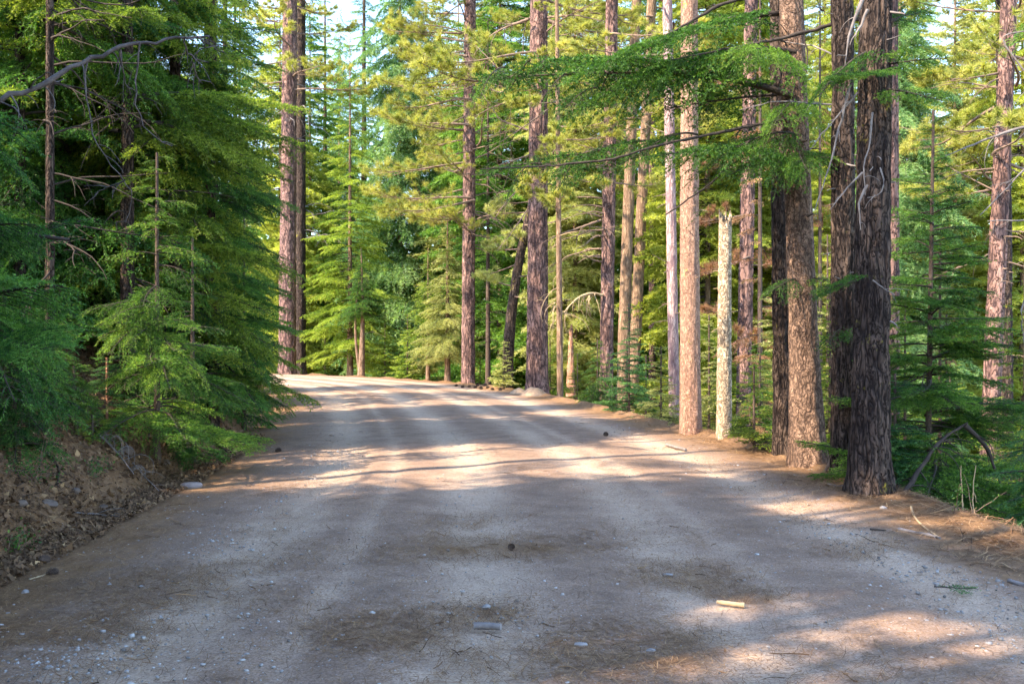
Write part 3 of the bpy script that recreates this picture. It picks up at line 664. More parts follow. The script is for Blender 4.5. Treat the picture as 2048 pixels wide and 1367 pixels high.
fir('young_fir', 'low green fir beside the fallen limb under the slender tiered fir', 1960, 12.0, 3.0, .03, 1.2, 42, 0, 'flat', .3, base=(*at(1950, 0, 12.2)[:2], -2.9), seg=8, seed=26, taper=1., carve=False)
def root_mass():
    B = at(1880, 0, 11.2); B[2] = -2.0
    t = empty('uprooted_stump', B, 'dark uprooted stump with a tangle of dead roots below the right road edge', 'stump')
    r = np.random.default_rng(31)
    mb = MB(); n = 24; th = np.linspace(0, 2*np.pi, n, endpoint=False); zz = np.linspace(-.4, 1.15, 14)
    A, Z = np.meshgrid(th, zz); Rr = (.20+.20*np.exp(-(Z+.2)/.35)+.10*vn(np.cos(A)*2, np.sin(A)*2, Z*2, 4))*(1-.25*sstep(.7, 1.15, Z))
    V = np.stack([Rr*np.cos(A)-.1, Rr*np.sin(A)*.8, Z+.18*(vn(np.cos(A)*3, np.sin(A)*3, Z*3, 6)-.5)], -1).reshape(-1, 3)
    i = np.arange(13)[:, None]*n; j = np.arange(n)[None]; k = (j+1) % n
    mb.add(V, np.stack([i+j, i+k, i+n+k, i+n+j], -1).reshape(-1, 4)); mb.add(np.vstack([V[-n:], V[-n:].mean(0)]), np.stack([np.arange(n), (np.arange(n)+1) % n, np.full(n, n)], 1))
    mb.build('stump', BARK_DK, t, smooth=True)
    for _ in range(22):
        dead_branch(r, r.normal(size=3)*[.12, .1, .1]+[0, 0, r.uniform(.3, 1.0)], r.uniform(0, 6.28), r.uniform(-.4, 1.1), r.uniform(.5, 1.3), r.uniform(.012, .03), 4, .35, r.uniform(.2, 1.4)).build('root', WOOD_DK if r.random() < .6 else WOOD_GR, t, smooth=True)
root_mass()
def limb(label, pts, D, r0, r1, mat, seed, nsub=4, sub=.4, dD=0, name='fallen_limb', cat='dead limb', group=None):
    b = at(*pts[0], D); o = px_branch(pts, D, r0, r1, np.random.default_rng(seed), nsub, sub, b, dD).build(name, mat, smooth=True); o.location = b; return tag(o, label, cat, group)
limb('dark fallen limb slanting up from the right road edge past the big fir foot', [(1795, 1010), (1830, 950), (1880, 880), (1935, 845)], 10.4, .03, .012, WOOD_DK, 3, 14, .6, .6)
limb('short dead limb leaning between the leaning brown fir and the big fir', [(1648, 950), (1668, 900), (1682, 865)], 12.2, .022, .012, WOOD_BR, 4, 1)
limb('dark dead limb arching down from the uprooted stump to the right', [(1930, 850), (1975, 890), (2000, 965)], 11.0, .03, .012, WOOD_DK, 5, 5, .4)
tX = fir('douglas_fir', 'fir just outside the right edge whose bare grey limbs reach into view', 2230, 11.5, 16, .17, 2.2, 22, 1, 'doug', 7, base=(*at(2230, 0, 11.5)[:2], -2.6), bark=BARK_DK, seg=24, relief=.02, dz=.08, seed=27, r1=.1)
rg = np.random.default_rng(77); B = np.array(tX.location)
for pts, r in [([(2230, 225), (2100, 240), (2000, 268), (1890, 312)], .034), ([(2230, 430), (2100, 440), (1975, 442)], .022), ([(2230, 150), (2060, 160), (1995, 70), (2075, 60)], .02), ([(2210, 330), (2080, 300), (2020, 370), (1960, 430)], .016), ([(2200, 560), (2060, 560), (2040, 620), (2050, 700)], .016)]:
    px_branch(pts, 11.2, r, .005, rg, 7, .55, B).build('dead_branch', WOOD_GR, tX, smooth=True)

# --- middle trunks
t = pine('ponderosa_pine', 'big straight pine trunk on the outer bend with a mound of dirt at its foot', 1074, 32, 26, wr(44, 32), .22, base=(*at(1074, 0, 32.2)[:2], -.3), lean=lp(1074, 780, 1078, 0), bark=BARK_PINE, nb=30, z0=9.5, z1=24, Lmax=4.2, seg=56, relief=.03, dz=.06, seed=41, flare=.16, flare_h=.7, dead=0, fol=PINE)
rg = np.random.default_rng(42); B = np.array(t.location)
for pts, r in [([(1058, 195), (1030, 198), (985, 215), (950, 232)], .05), ([(1058, 38), (1010, 55), (975, 75), (955, 100)], .05), ([(1096, 40), (1150, 65), (1220, 100)], .05), ([(1055, 365), (1030, 385), (1000, 420), (985, 445)], .03), ([(1095, 220), (1060, 245), (1000, 285)], .03),
               ([(1097, 200), (1130, 200), (1170, 215)], .025), ([(1060, 310), (1000, 330), (960, 345)], .03), ([(1096, 35), (1150, 30), (1240, 50)], .035), ([(1056, 150), (1000, 140), (950, 90)], .03), ([(1055, 260), (1000, 240), (960, 180)], .028), ([(1095, 275), (1130, 300), (1160, 300)], .024), ([(1054, 420), (1020, 470), (995, 500)], .02)]:
    px_branch(pts, 31.8, r, .008, rg, 12, 1.5, B, rg.uniform(-1.5, 1.5), .5).build('dead_branch', WOOD_BR, t, smooth=True)
pine('ponderosa_pine', 'dark furrowed pine trunk with one bare drooping limb, beside the leaning tan pair', 1210, 30, 25, wr(28, 30), .17, base=(*at(1210, 0, 30)[:2], -1.7), lean=lp(1210, 780, 1222, 0), bark=BARK_PINE, nb=22, z0=7.6, z1=22, Lmax=3.2, seg=40, relief=.026, dz=.08, seed=43, flare=.1, dead=16, deadz=(5.5, 10), deadL=2.2, deadr=.03, deadaz=3.1)
t = bpy.data.objects['ponderosa_pine.002']; B = np.array(t.location)
px_branch([(1205, 590), (1185, 585), (1160, 592), (1140, 610), (1128, 625)], 29.8, .05, .012, rg, 16, 1.6, B, -.6, 2.2).build('dead_branch', WOOD_TAN, t, smooth=True)
px_branch([(1202, 440), (1160, 455), (1115, 470), (1098, 480)], 29.8, .04, .012, rg, 8, 1.2, B, -.6, 1.2).build('dead_branch', WOOD_BR, t, smooth=True)
px_branch([(1225, 225), (1250, 215), (1300, 255), (1330, 265)], 29.8, .035, .012, rg, 9, 1.2, B, -.4, 1.0).build('dead_branch', WOOD_TAN, t, smooth=True)
pine('pine_tree', 'left trunk of the tan pair that spreads apart upward', 1243, 36, 24, wr(26, 36), .15, base=(*at(1241, 0, 36)[:2], -2.), lean=lp(1241, 760, 1254, 430), bend=(-.05, 0), bark=BARK_TAN, nb=12, z0=9.5, z1=22, Lmax=2.6, seg=32, relief=.02, dz=.12, seed=44, flare=.08)
pine('pine_tree', 'right trunk of the tan pair, reddish and leaning right', 1262, 37, 24, wr(25, 37), .15, base=(*at(1261, 0, 37)[:2], -2.), lean=lp(1261, 740, 1276, 430), bark=BARK_TAN, nb=12, z0=10, z1=22, Lmax=2.6, seg=32, relief=.02, dz=.12, seed=45, flare=.08)
pine('pine_tree', 'thin far trunk half hidden by green boughs right of the tan pair', 1306, 44, 24, wr(15, 44), .1, base=(*at(1304, 0, 44)[:2], -2.), bark=BARK_PINE, nb=10, z0=10, z1=22, Lmax=2.4, seg=20, dz=.2, seed=46)
pine('young_pine', 'slim pale pole pine with drooping dry twigs right of the mound pine', 1120, 28.6, 13, wr(14, 28.6), .05, base=(*at(1121, 0, 28.6)[:2], -1.2), lean=lp(1121, 790, 1118, 430), bark=BARK_TAN, nb=16, z0=6.2, z1=12.6, Lmax=1.7, seg=20, dz=.15, seed=47, flare=.05, dead=14, deadz=(2.4, 6), deadL=1.2, deadmat=WOOD_TAN, deadr=.012, deaddroop=1.6)
pine('rotten_snag', 'short reddish rotten stump ending in a point behind the slim pole pine', 1143, 35, at(0, 655, 35)[2]+1.2, wr(26, 35), .05, base=(*at(1142, 0, 35)[:2], -1.2), bark=BARK_RED, seg=24, relief=.05, dz=.1, seed=48, flare=.0, broken=True, cat='dead tree')
t = pine('ponderosa_pine', 'reddish pine trunk left of centre carrying bright tufted boughs out over the road', 936, 38.5, 25, wr(28, 38.5), .2, base=(*at(936, 0, 38.8)[:2], -.3), lean=lp(936, 762, 940, 0), bark=BARK_PINE, nb=64, z0=6.0, z1=24, Lmax=4.0, lod=1, azf=lambda r: r.normal(3.3, .95), seg=40, relief=.028, dz=.1, seed=49, flare=.12,
         dead=18, deadz=(4.5, 11), deadL=2.6, deadr=.03, deadaz=.1, carve=False)
pine('pine_tree', 'bent shadowed trunk curving behind the mound pine on its left', 1020, 36, 9, wr(26, 36), .12, base=(*at(1012, 0, 36)[:2], -.6), lean=(.16, 0), bend=(-.35, 0), bark=BARK_DK, nb=12, z0=3.5, Lmax=2.2, fol=FIRP, seg=24, relief=.02, dz=.12, seed=50)
fir('young_fir', 'thin dark pole fir between the bent trunk and the reddish pine', 977, 40, 15, wr(11, 40), 1.6, 60, 2, 'doug', 3.0, base=(*at(976, 0, 40)[:2], -.4), seg=12, seed=51, carve=False, dead=14, deadz=(1, 4), deadL=1.2, bark=BARK_SM)
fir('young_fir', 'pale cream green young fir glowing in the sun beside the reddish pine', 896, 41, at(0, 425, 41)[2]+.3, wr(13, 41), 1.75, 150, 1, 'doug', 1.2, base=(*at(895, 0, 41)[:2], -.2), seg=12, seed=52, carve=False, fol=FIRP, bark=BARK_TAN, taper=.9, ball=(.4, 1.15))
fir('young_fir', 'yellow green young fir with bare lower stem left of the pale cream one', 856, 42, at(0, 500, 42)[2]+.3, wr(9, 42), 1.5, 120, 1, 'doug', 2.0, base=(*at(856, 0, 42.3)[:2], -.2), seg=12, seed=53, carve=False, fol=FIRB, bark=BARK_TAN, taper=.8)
fir('twin_fir', 'dark crowned fir with bare twisted twin stem at the far road edge', 722, 47, at(0, 500, 47)[2]+.3, wr(15, 47), 1.9, 110, 1, 'doug', 3.0, base=(*at(722, 0, 47.6)[:2], -.15), seg=12, seed=54, carve=False, fol=FIR, bark=BARK_TAN, taper=.8, dead=8, deadz=(1.2, 4), deadL=1.6, bend=(.08, 0))
t = bpy.data.objects['twin_fir']; trunk_mesh(.09, .03, 4.6, (-.02, 0), (-.22, 0), .1, .3, 12, .2, 0, 9, 3, .4).build('second_stem', BARK_TAN, t, smooth=True)
fir('drooping_fir', 'fir with long yellow green boughs sweeping low over the far road edge', 705, 50, at(0, 40, 50)[2], .16, 3.3, 130, 2, 'doug', 1.0, base=(*at(700, 0, 51)[:2], -.2), seg=16, seed=55, carve=False, fol=FIRB, bark=BARK_TAN, taper=.9)
pine('ponderosa_pine', 'thick two toned pine at the far bend, lit pink down its left side', 577, 49, 30, wr(36, 49), .31, base=(*at(574, 0, 50.5)[:2], -.1), lean=lp(574, 745, 580, 0), bark=BARK_PINE, nb=26, z0=14, z1=29, Lmax=4, seg=44, relief=.05, dz=.12, seed=56, flare=.14, dead=18, deadz=(5, 16), deadL=2.4, deadr=.035, deadmat=WOOD_GR, deaddroop=1.0)
pine('pine_tree', 'black shaded trunk right behind the thick two toned pine', 601, 53, 30, wr(22, 53), .22, base=(*at(601, 0, 54)[:2], -.1), lean=lp(601, 745, 602, 0), bark=BARK_DK, nb=10, z0=15, z1=29, Lmax=3.4, seg=30, relief=.03, dz=.15, seed=57, dead=12, deadz=(6, 16), deadL=2.6, deadr=.03, deadmat=WOOD_GR, deadaz=0., deaddroop=1.4)
fir('spire_fir', 'tall narrow spire fir in full sun above the far bend', 728, 62, 34, .3, 3.6, 190, 2, 'doug', 2.0, base=(*at(728, 0, 63)[:2], -.5), seg=14, seed=58, carve=False, fol=FIRG, taper=.95)
fir('spire_fir', 'lit fir spire showing left of the tall narrow one, behind the two toned pine', 655, 70, 31, .3, 3.6, 150, 2, 'doug', 2.0, base=(*at(650, 0, 70)[:2], -.5), seg=14, seed=59, carve=False, fol=FIRB, taper=.95)

# --- left bank
def left_arch():
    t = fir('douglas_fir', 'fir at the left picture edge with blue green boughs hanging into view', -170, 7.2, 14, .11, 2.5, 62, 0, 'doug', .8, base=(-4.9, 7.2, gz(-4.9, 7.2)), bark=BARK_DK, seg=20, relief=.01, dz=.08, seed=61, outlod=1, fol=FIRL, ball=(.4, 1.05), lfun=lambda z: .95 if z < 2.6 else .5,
            extra=[(-150, 640, 175, 590, 0, 'doug', -.9, .1), (-150, 740, 90, 700, 0, 'doug', -1.2, .05), (-150, 480, 110, 470, 0, 'doug', -.6), (-150, 620, 60, 800, 0, 'hang', -1.0), (-150, 540, 175, 440, 0, 'doug', .3)])
    B = np.array(t.location); r = np.random.default_rng(62)
    px_branch([(-140, 250), (0, 203), (90, 170), (160, 125), (235, 95), (330, 80), (420, 72)], 7.4, .027, .008, r, 16, .4, B, .6, 1.2, .006).build('dead_branch', WOOD_LIMB, t, smooth=True)
    for pts in ([(175, 125), (170, 200), (185, 270), (210, 320), (245, 358), (270, 375), (272, 400), (250, 445)], [(280, 85), (270, 160), (272, 230), (300, 280), (345, 292)], [(240, 98), (245, 150), (262, 190)], [(370, 75), (375, 110), (410, 122)], [(395, 74), (420, 90), (390, 108)], [(250, 360), (220, 372), (190, 388)], [(385, 125), (390, 150), (405, 167)]):
        px_branch(pts, 7.6, .008, .0025, r, 5, .25, B, .3, .8, .003).build('dead_twig', WOOD_LIMB, t, smooth=True)
    px_branch([(-140, 455), (0, 472), (60, 466), (100, 474), (140, 480)], 7.0, .024, .012, r, 2, .2, B).build('dead_branch', WOOD_DK, t, smooth=True)
left_arch()
fir('douglas_fir', 'dark thin trunk at the upper left with many bare dead lower limbs', 100, 11.8, 15, wr(19, 11.8), 2.0, 40, 1, 'doug', 4.2, bark=BARK_DK, base=(*at(100, 0, 11.8)[:2], gz(*at(100, 0, 11.8)[:2])), seg=20, seed=63, relief=.008, dz=.1, dead=26, deadz=(1.2, 5), deadL=1.5, deadaz=-.2, outlod=2)
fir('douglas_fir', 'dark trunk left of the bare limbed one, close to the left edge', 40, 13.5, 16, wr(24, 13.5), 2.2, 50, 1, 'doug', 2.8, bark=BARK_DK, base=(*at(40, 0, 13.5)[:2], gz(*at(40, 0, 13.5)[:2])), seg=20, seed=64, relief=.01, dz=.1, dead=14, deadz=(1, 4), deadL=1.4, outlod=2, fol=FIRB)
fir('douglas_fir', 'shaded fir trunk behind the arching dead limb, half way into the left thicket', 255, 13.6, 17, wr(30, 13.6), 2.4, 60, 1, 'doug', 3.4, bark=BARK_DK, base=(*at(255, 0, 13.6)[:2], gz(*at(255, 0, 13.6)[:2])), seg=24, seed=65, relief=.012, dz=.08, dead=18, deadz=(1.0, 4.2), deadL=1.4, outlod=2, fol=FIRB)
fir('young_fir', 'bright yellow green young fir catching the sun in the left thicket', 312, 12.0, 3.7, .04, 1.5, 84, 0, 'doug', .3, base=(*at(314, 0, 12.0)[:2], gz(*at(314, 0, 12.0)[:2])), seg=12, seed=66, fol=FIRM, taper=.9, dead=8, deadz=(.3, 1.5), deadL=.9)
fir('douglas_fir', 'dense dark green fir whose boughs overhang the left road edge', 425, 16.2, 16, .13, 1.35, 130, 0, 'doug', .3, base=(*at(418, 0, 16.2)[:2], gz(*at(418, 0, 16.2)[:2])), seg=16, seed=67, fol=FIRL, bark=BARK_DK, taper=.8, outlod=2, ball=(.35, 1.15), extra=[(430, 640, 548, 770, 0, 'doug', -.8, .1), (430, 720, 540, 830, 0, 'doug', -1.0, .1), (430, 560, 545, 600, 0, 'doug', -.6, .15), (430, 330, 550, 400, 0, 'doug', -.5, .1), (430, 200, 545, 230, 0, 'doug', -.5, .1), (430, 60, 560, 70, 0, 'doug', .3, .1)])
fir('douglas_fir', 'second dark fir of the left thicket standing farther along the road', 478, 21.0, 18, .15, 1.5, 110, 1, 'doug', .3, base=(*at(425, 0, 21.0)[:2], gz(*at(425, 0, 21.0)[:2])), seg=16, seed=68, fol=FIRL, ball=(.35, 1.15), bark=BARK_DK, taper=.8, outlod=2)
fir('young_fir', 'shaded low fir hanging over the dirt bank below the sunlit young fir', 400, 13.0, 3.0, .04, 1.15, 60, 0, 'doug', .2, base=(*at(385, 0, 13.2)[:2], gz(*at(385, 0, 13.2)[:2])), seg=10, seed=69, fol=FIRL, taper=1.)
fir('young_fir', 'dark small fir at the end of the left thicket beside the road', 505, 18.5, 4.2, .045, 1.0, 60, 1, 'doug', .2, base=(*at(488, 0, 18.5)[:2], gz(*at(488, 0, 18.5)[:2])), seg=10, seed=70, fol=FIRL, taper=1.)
fir('young_fir', 'low blue green fir spreading over the bank at the left edge', 20, 7.6, 1.45, .03, .9, 50, 0, 'doug', .25, base=hit(8, 860), seg=8, seed=71, fol=FIRL, taper=1.)
fir('fir_sapling', 'tiny fir sapling with reddish bare stem on top of the left bank', 212, 10.8, .80, .011, .62, 34, 0, 'flat', .08, base=hit(214, 850), seg=8, seed=72, fol=FIRBLUE, bark=BARK_RED, taper=1., cat='fir sapling', relief=0)
fir('fir_sapling', 'small fir sapling left of the reddish stemmed one on the bank', 150, 8.5, .6, .01, .55, 26, 0, 'flat', .06, base=hit(148, 840), seg=8, seed=73, fol=FIR, taper=1., cat='fir sapling')
fir('fir_sapling', 'low sprawling fir seedling hanging on the slope beneath the reddish stemmed sapling', 180, 8.0, .30, .008, .42, 14, 0, 'flat', .03, base=hit(185, 885), seg=8, seed=74, fol=FIRB, taper=1., cat='fir sapling')
for k, (px, y, h, lab, fo) in enumerate([(60, 815, 1.1, 'small dense fir on top of the left bank near the picture edge', FIRL), (110, 800, .9, 'small fir filling the bank top between the edge fir and the reddish sapling', FIR), (262, 815, 1.0, 'small shaded fir on the bank right of the reddish stemmed sapling', FIRL), (330, 800, 1.2, 'small dark fir under the sunlit young fir on the bank', FIR), (30, 900, .5, 'tuft of fir seedling on the slope at the left edge', FIRL), (440, 830, .9, 'small dark fir low on the bank under the overhanging fir', FIRL)]):
    fir('bank_seedling', lab, px, 0, h, .012, .35+.4*h, 34, 0, 'doug', .06, base=hit(px, y, -.03), seg=8, seed=700+k, fol=fo, taper=1., cat='small fir', carve=False)
for k, (px, D, Ht, sd, lab, fo) in enumerate([(160, 19, 18, 81, 'tall yellow green fir glowing behind the bare limbed trunk on the left', FIRB), (350, 24, 19, 82, 'tall lit fir deep in the left thicket behind the overhanging fir', FIRB), (215, 15.6, 17, 181, 'dense mid green fir right behind the sunlit young fir', FIR), (350, 15.2, 16, 182, 'dense fir between the sunlit young fir and the overhanging fir', FIRB), (75, 15.5, 16, 183, 'leafy fir filling in between the two thin trunks at the upper left', FIR), (450, 26, 18, 186, 'dark fir behind the far end of the left thicket', FIR), (185, 16.8, 17, 187, 'dense shaded fir behind the bare dead limbs of the upper left', FIR), (125, 14.6, 15, 188, 'dark fir right behind the bare limbed trunk', FIRL), (-60, 18, 17, 83, 'lit fir behind the trunks at the left edge', FIRB), (470, 33, 15, 84, 'green fir beyond the left thicket in front of the two toned pine', FIR), (60, 25, 20, 85, 'pale lit fir far behind the left edge trunks', FIRB), (250, 30, 21, 86, 'sunlit fir far behind the shaded trunk of the arching limb', FIRB)]):
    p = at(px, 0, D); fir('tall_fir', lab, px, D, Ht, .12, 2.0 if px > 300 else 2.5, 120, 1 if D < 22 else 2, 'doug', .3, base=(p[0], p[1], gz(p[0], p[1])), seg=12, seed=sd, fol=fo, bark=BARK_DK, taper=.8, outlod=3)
# firs of the same bank outside the left of the view: they shade the road
for k, (x, y, Ht, sd) in enumerate([(-6.2, 2.6, 15, 91), (-9.2, -1.2, 18, 92), (-7.0, -4.0, 16, 93), (-11, -7.5, 18, 94), (-8.6, 8.2, 18, 95), (-6.6, -9.5, 15, 96), (-11.5, 4.5, 19, 97), (-9.8, 12.2, 19, 98), (-6.0, .2, 13, 99), (-8, 5.2, 16, 100), (-12.5, 9, 21, 101), (-10.5, 1.6, 19, 102), (-9, -10.5, 18, 103), (-7.6, -1.2, 14, 104), (-13, 14, 21, 105), (-14, -3, 20, 106), (-10, 3.2, 18, 107), (-8.8, 1.0, 15, 108), (-12.5, 1.5, 20, 109), (-5.7, 1.6, 11, 110), (-5.4, -1.4, 12, 111), (-7.4, 3.6, 15, 112), (-6.3, -3.0, 13, 113), (-5.3, -3.6, 11, 114), (-8.2, -5.6, 15, 115), (-9.5, -3.2, 17, 116), (-11, -.5, 18, 117), (-6.8, .8, 12, 118), (-8.3, 2.5, 14, 119), (-6.0, -5.2, 12, 120)]):
    fir('bank_fir', 'fir of the left bank standing outside the view, casting shade on the road', 0, y, Ht, .14, 2.9, 95, 2, 'doug', 1.0, base=(x, y, gz(x, y)), seg=10, seed=sd, bark=BARK_DK, taper=.75, group='firs of the left bank beside the viewpoint')

# --- undergrowth firs along the right edge
SMALL = []
for k, (fo, L, st) in enumerate([(FIRB, .62, 'flat'), (FIR, .7, 'doug'), (FIRP, .6, 'flat'), (FIRBLUE, .66, 'flat')]):
    SMALL.append((fo, L, st))
und = [(1008, 34, 1.6, 2, 'small cream green fir at the road edge left of the mound pine'), (1195, 26.5, 1.9, 1, 'dark bushy small fir below the dark pine with the drooping limb'), (1258, 23, 2.6, 3, 'small dark fir with a thin straight leader in front of the tan pair'), (1322, 21, 1.7, 2, 'pale yellow bushy fir left of the tan fir foot'),
       (1292, 24, 1.9, 0, 'light green small fir between the tan pair and the tan fir'), (1508, 14.5, 1.25, 0, 'bright little fir right of the snag foot at the road edge'), (1418, 19, 2.6, 2, 'pale lit small fir showing between the tan fir and the snag'), (1520, 18, 2.3, 1, 'green small fir behind the bright one right of the snag'),
       (1660, 15, 3.2, 0, 'lit yellow green fir between the leaning brown fir and the dark trunk'), (1655, 19, 5.5, 2, 'tall pale fir shining through the gap left of the thickest trunk'), (1155, 30, 1.7, 0, 'lit small fir at the foot of the slim pole pine'), (1225, 29, 1.5, 3, 'dark low fir at the foot of the dark pine'),
       (960, 41, 1.5, 0, 'low green fir at the foot of the thin pole fir'), (815, 46, 3.2, 0, 'green bushy fir behind the yellow green young fir'), (650, 52, 2.6, 0, 'low bushy fir under the sweeping boughs at the far road edge'), (770, 50, 3.6, 0, 'bright small fir right of the twin stem'), (1100, 33, 2.2, 0, 'yellow small fir tucked behind the mound pine'),
       (1340, 27, 3.0, 0, 'bright fir behind the pinkish pine trunk foot'), (1450, 22, 3.4, 0, 'bright green fir right behind the snag foot'), (1560, 20, 5.0, 2, 'pale fir behind the black trunk'), (1810, 15, 3.6, 0, 'lit bushy fir right of the thickest trunk'), (1900, 17, 4.2, 0, 'bright fir beyond the uprooted stump'), (1990, 19, 4.0, 0, 'bright fir low in front of the reddish leaning pine'), (1760, 18, 5.0, 0, 'sunlit fir behind the trunk lit pink'),
       (1790, 11.2, 1.3, 3, 'green sprig fir at the right side of the thickest trunk foot')]
for k, (px, D, h, kind, lab) in enumerate(und):
    fo, L, st = SMALL[kind]; p = at(px, 0, D); z = gz(p[0], p[1])
    fir('small_fir', lab, px, D, h, .012+.006*h, L*(.55+.35*h), 26+int(10*h), 1 if D < 32 else 2, st, .08, base=(p[0], p[1], z), seg=8, seed=200+k, fol=fo, taper=1., carve=False, group='small firs growing below the road edge', cat='small fir')

# --- the wood beyond: tall firs in full sun (copies of five grown ones)
PROTO = []
def wood_fir(k, px, D, Ht, lab):
    p = at(px, 0, D); z = gz(p[0], p[1]); return p[0], p[1], z
specs = [(FIRF, 'doug', 3.2), (FIR, 'doug', 3.0), (FIRP, 'doug', 2.8), (FIRG, 'hang', 3.0), (FIRP, 'flat', 2.8)]
wood = [(800, 58, 1.05, 3, 'blue green fir behind the pale cream young fir'), (1000, 50, 1.0, 1, 'dark fir filling the gap between the reddish pine and the mound pine'), (1065, 58, 1.1, 2, 'pale fir directly behind the mound pine'), (1150, 46, .9, 2, 'pale lit fir between the mound pine and the dark pine'),
        (1190, 60, 1.1, 0, 'bright fir behind the dark pine with the drooping limb'), (1320, 50, 1.0, 1, 'deep green fir between the tan pair and the pinkish trunk'), (1290, 66, 1.1, 3, 'blue green far fir right of the tan pair'), (1415, 38, .85, 0, 'bright fir between the tan fir and the snag'), (1420, 62, 1.1, 2, 'pale far fir above the snag top'),
        (1520, 40, .95, 0, 'yellow green fir between the snag and the black trunk'), (1535, 60, 1.1, 3, 'far blue fir left of the black trunk'), (1645, 34, .9, 0, 'bright fir in the gap between the leaning brown fir and the dark trunk'), (1650, 55, 1.1, 4, 'far lit fir in the gap left of the thickest trunk'), (1800, 32, .9, 3, 'blue green fir right of the thickest trunk'),
        (1830, 50, 1.1, 0, 'far bright fir behind the slender tiered fir'), (1910, 36, .9, 4, 'layered lit fir between the tiered fir and the reddish leaning pine'), (1935, 58, 1.1, 2, 'pale far fir left of the reddish leaning pine'), (2045, 34, .9, 0, 'bright fir at the right edge behind the shaded trunk'), (2100, 52, 1.1, 3, 'far blue fir at the right edge'),
        (880, 66, 1.05, 0, 'far yellow green fir behind the tufted boughs'), (830, 74, .9, 1, 'dark far fir below the sky gap'), (620, 66, 1.0, 1, 'dark fir behind the black shaded trunk'), (560, 62, 1.0, 0, 'bright fir left of the two toned pine'), (940, 56, .95, 4, 'layered fir behind the reddish pine'), (1240, 54, 1.0, 0, 'bright fir behind the left tan trunk'),
        (1480, 48, .9, 2, 'cream fir behind the rusty boughed trunk'), (1105, 70, 1.15, 3, 'blue far fir right of the mound pine'), (1725, 44, 1.0, 0, 'lit fir hidden mostly behind the thickest trunk'), (1985, 46, 1.0, 0, 'bright fir behind the reddish leaning pine'), (680, 80, 1.1, 3, 'farthest blue spire at the bend')]
protos = {}
for k, (px, D, s, kind, lab) in enumerate(wood):
    p = at(px, 0, D); z = gz(p[0], p[1])
    if kind not in protos:
        fo, st, L = specs[kind]
        protos[kind] = fir('wood_fir', lab, px, D, 32, .17, L+.7, 300, 3, st, .5, base=(p[0], p[1], z), seg=10, seed=300+kind, fol=fo, taper=.55, carve=False, group='tall firs of the sunlit wood', cat='fir tree', bark=BARK_TAN, ball=(.45, 1.15)); protos[kind].scale = (s,)*3
    else:
        copy_tree(protos[kind], (p[0], p[1], z), (k*2.4) % 6.28, s*(.9+.02*(k % 9))*(.48 if min(abs(px-c) for c in (790, 1240, 1650, 1000)) < 52 else .72 if px > 1780 else .95), lab, 'tall firs of the sunlit wood')
# rusty dead firs
fir('dead_fir', 'rusty orange dead fir behind the leaning brown fir and black trunk', 1530, 22, 14, .09, 1.5, 22, 1, 'doug', 3.4, base=(*at(1520, 0, 22)[:2], -4), seg=12, seed=321, fol=DEADN, carve=False, bark=BARK_SM, taper=.8, cat='dead fir', ball=(.3, 1.1))
fir('dead_fir', 'orange dead little fir at the foot of the black trunk', 1500, 17, 2.0, .02, .7, 18, 1, 'doug', .8, base=(*at(1500, 0, 17)[:2], -1.4), seg=8, seed=322, fol=DEADN, carve=False, cat='dead fir')
fir('dead_fir', 'rusty dead fir showing between the leaning brown fir and the dark trunk', 1640, 26, 15, .09, 1.4, 18, 1, 'doug', 5.5, base=(*at(1640, 0, 26)[:2], -4), seg=12, seed=323, fol=DEADN, carve=False, taper=.8, cat='dead fir', ball=(.25, 1.))
fir('dead_fir', 'dead orange tuft topped fir right of the slender tiered fir', 1890, 14.5, 4.6, .02, .5, 14, 0, 'doug', 3.9, base=(*at(1893, 0, 14.5)[:2], -2.6), seg=8, seed=324, fol=DEADN, carve=False, taper=1., cat='dead fir')
# deep wood: one far mass
def deep_wood():
    mb = MB(); r = np.random.default_rng(400); P = []
    for k in range(230):
        D = r.uniform(72, 135); x = r.uniform(-.75, .75)*D
        if sdist([x], [D])[0] > -12 and sdist([x], [D])[0] < 1.5: continue
        q_ = 1024+x/D*F; gap = max(math.exp(-((q_-c)/w_)**2) for c, w_ in ((790, 75), (640, 45), (1240, 80), (1900, 110), (1655, 60), (2040, 50), (990, 40), (1500, 30)))
        P.append((x, D, 1-.68*gap*r.uniform(.8, 1.05)))
    for x, D, hs in P:
        Ht = r.uniform(22, 34)*(1.+.1*(D > 100))*hs; z0 = gz(x, D); L = r.uniform(2.6, 3.6); tn = r.normal()*.24+.04
        V, Fq = tube([[x, D, z0-.5], [x, D, z0+Ht*.5], [x, D, z0+Ht]], [.24, .15, .02], 6); mb.add(V, Fq, 1)
        for b in range(130):
            z = Ht*(.06+.93*(b+r.random())/130); l = L*min(1, (Ht-z)/(.75*Ht)+.08)*r.uniform(.5, 1.1); l0 = min([1.5, 2.3, 3.2], key=lambda q: abs(math.log(q/max(l, .2))))
            place(mb, lib('fir', l0, 4, 'doug', int(r.integers(3))), np.array([x, D, z0+z]), r.uniform(0, 6.28), r.uniform(-.3, .1), max(l, .3)/l0, 0, tn+r.normal()*.1)
    o = mb.build('far_wood', [FIRF, BARK_TAN]); o['kind'] = 'stuff'; tag(o, 'far sunlit conifer wood closing the view behind the single trees', 'wood')
deep_wood()

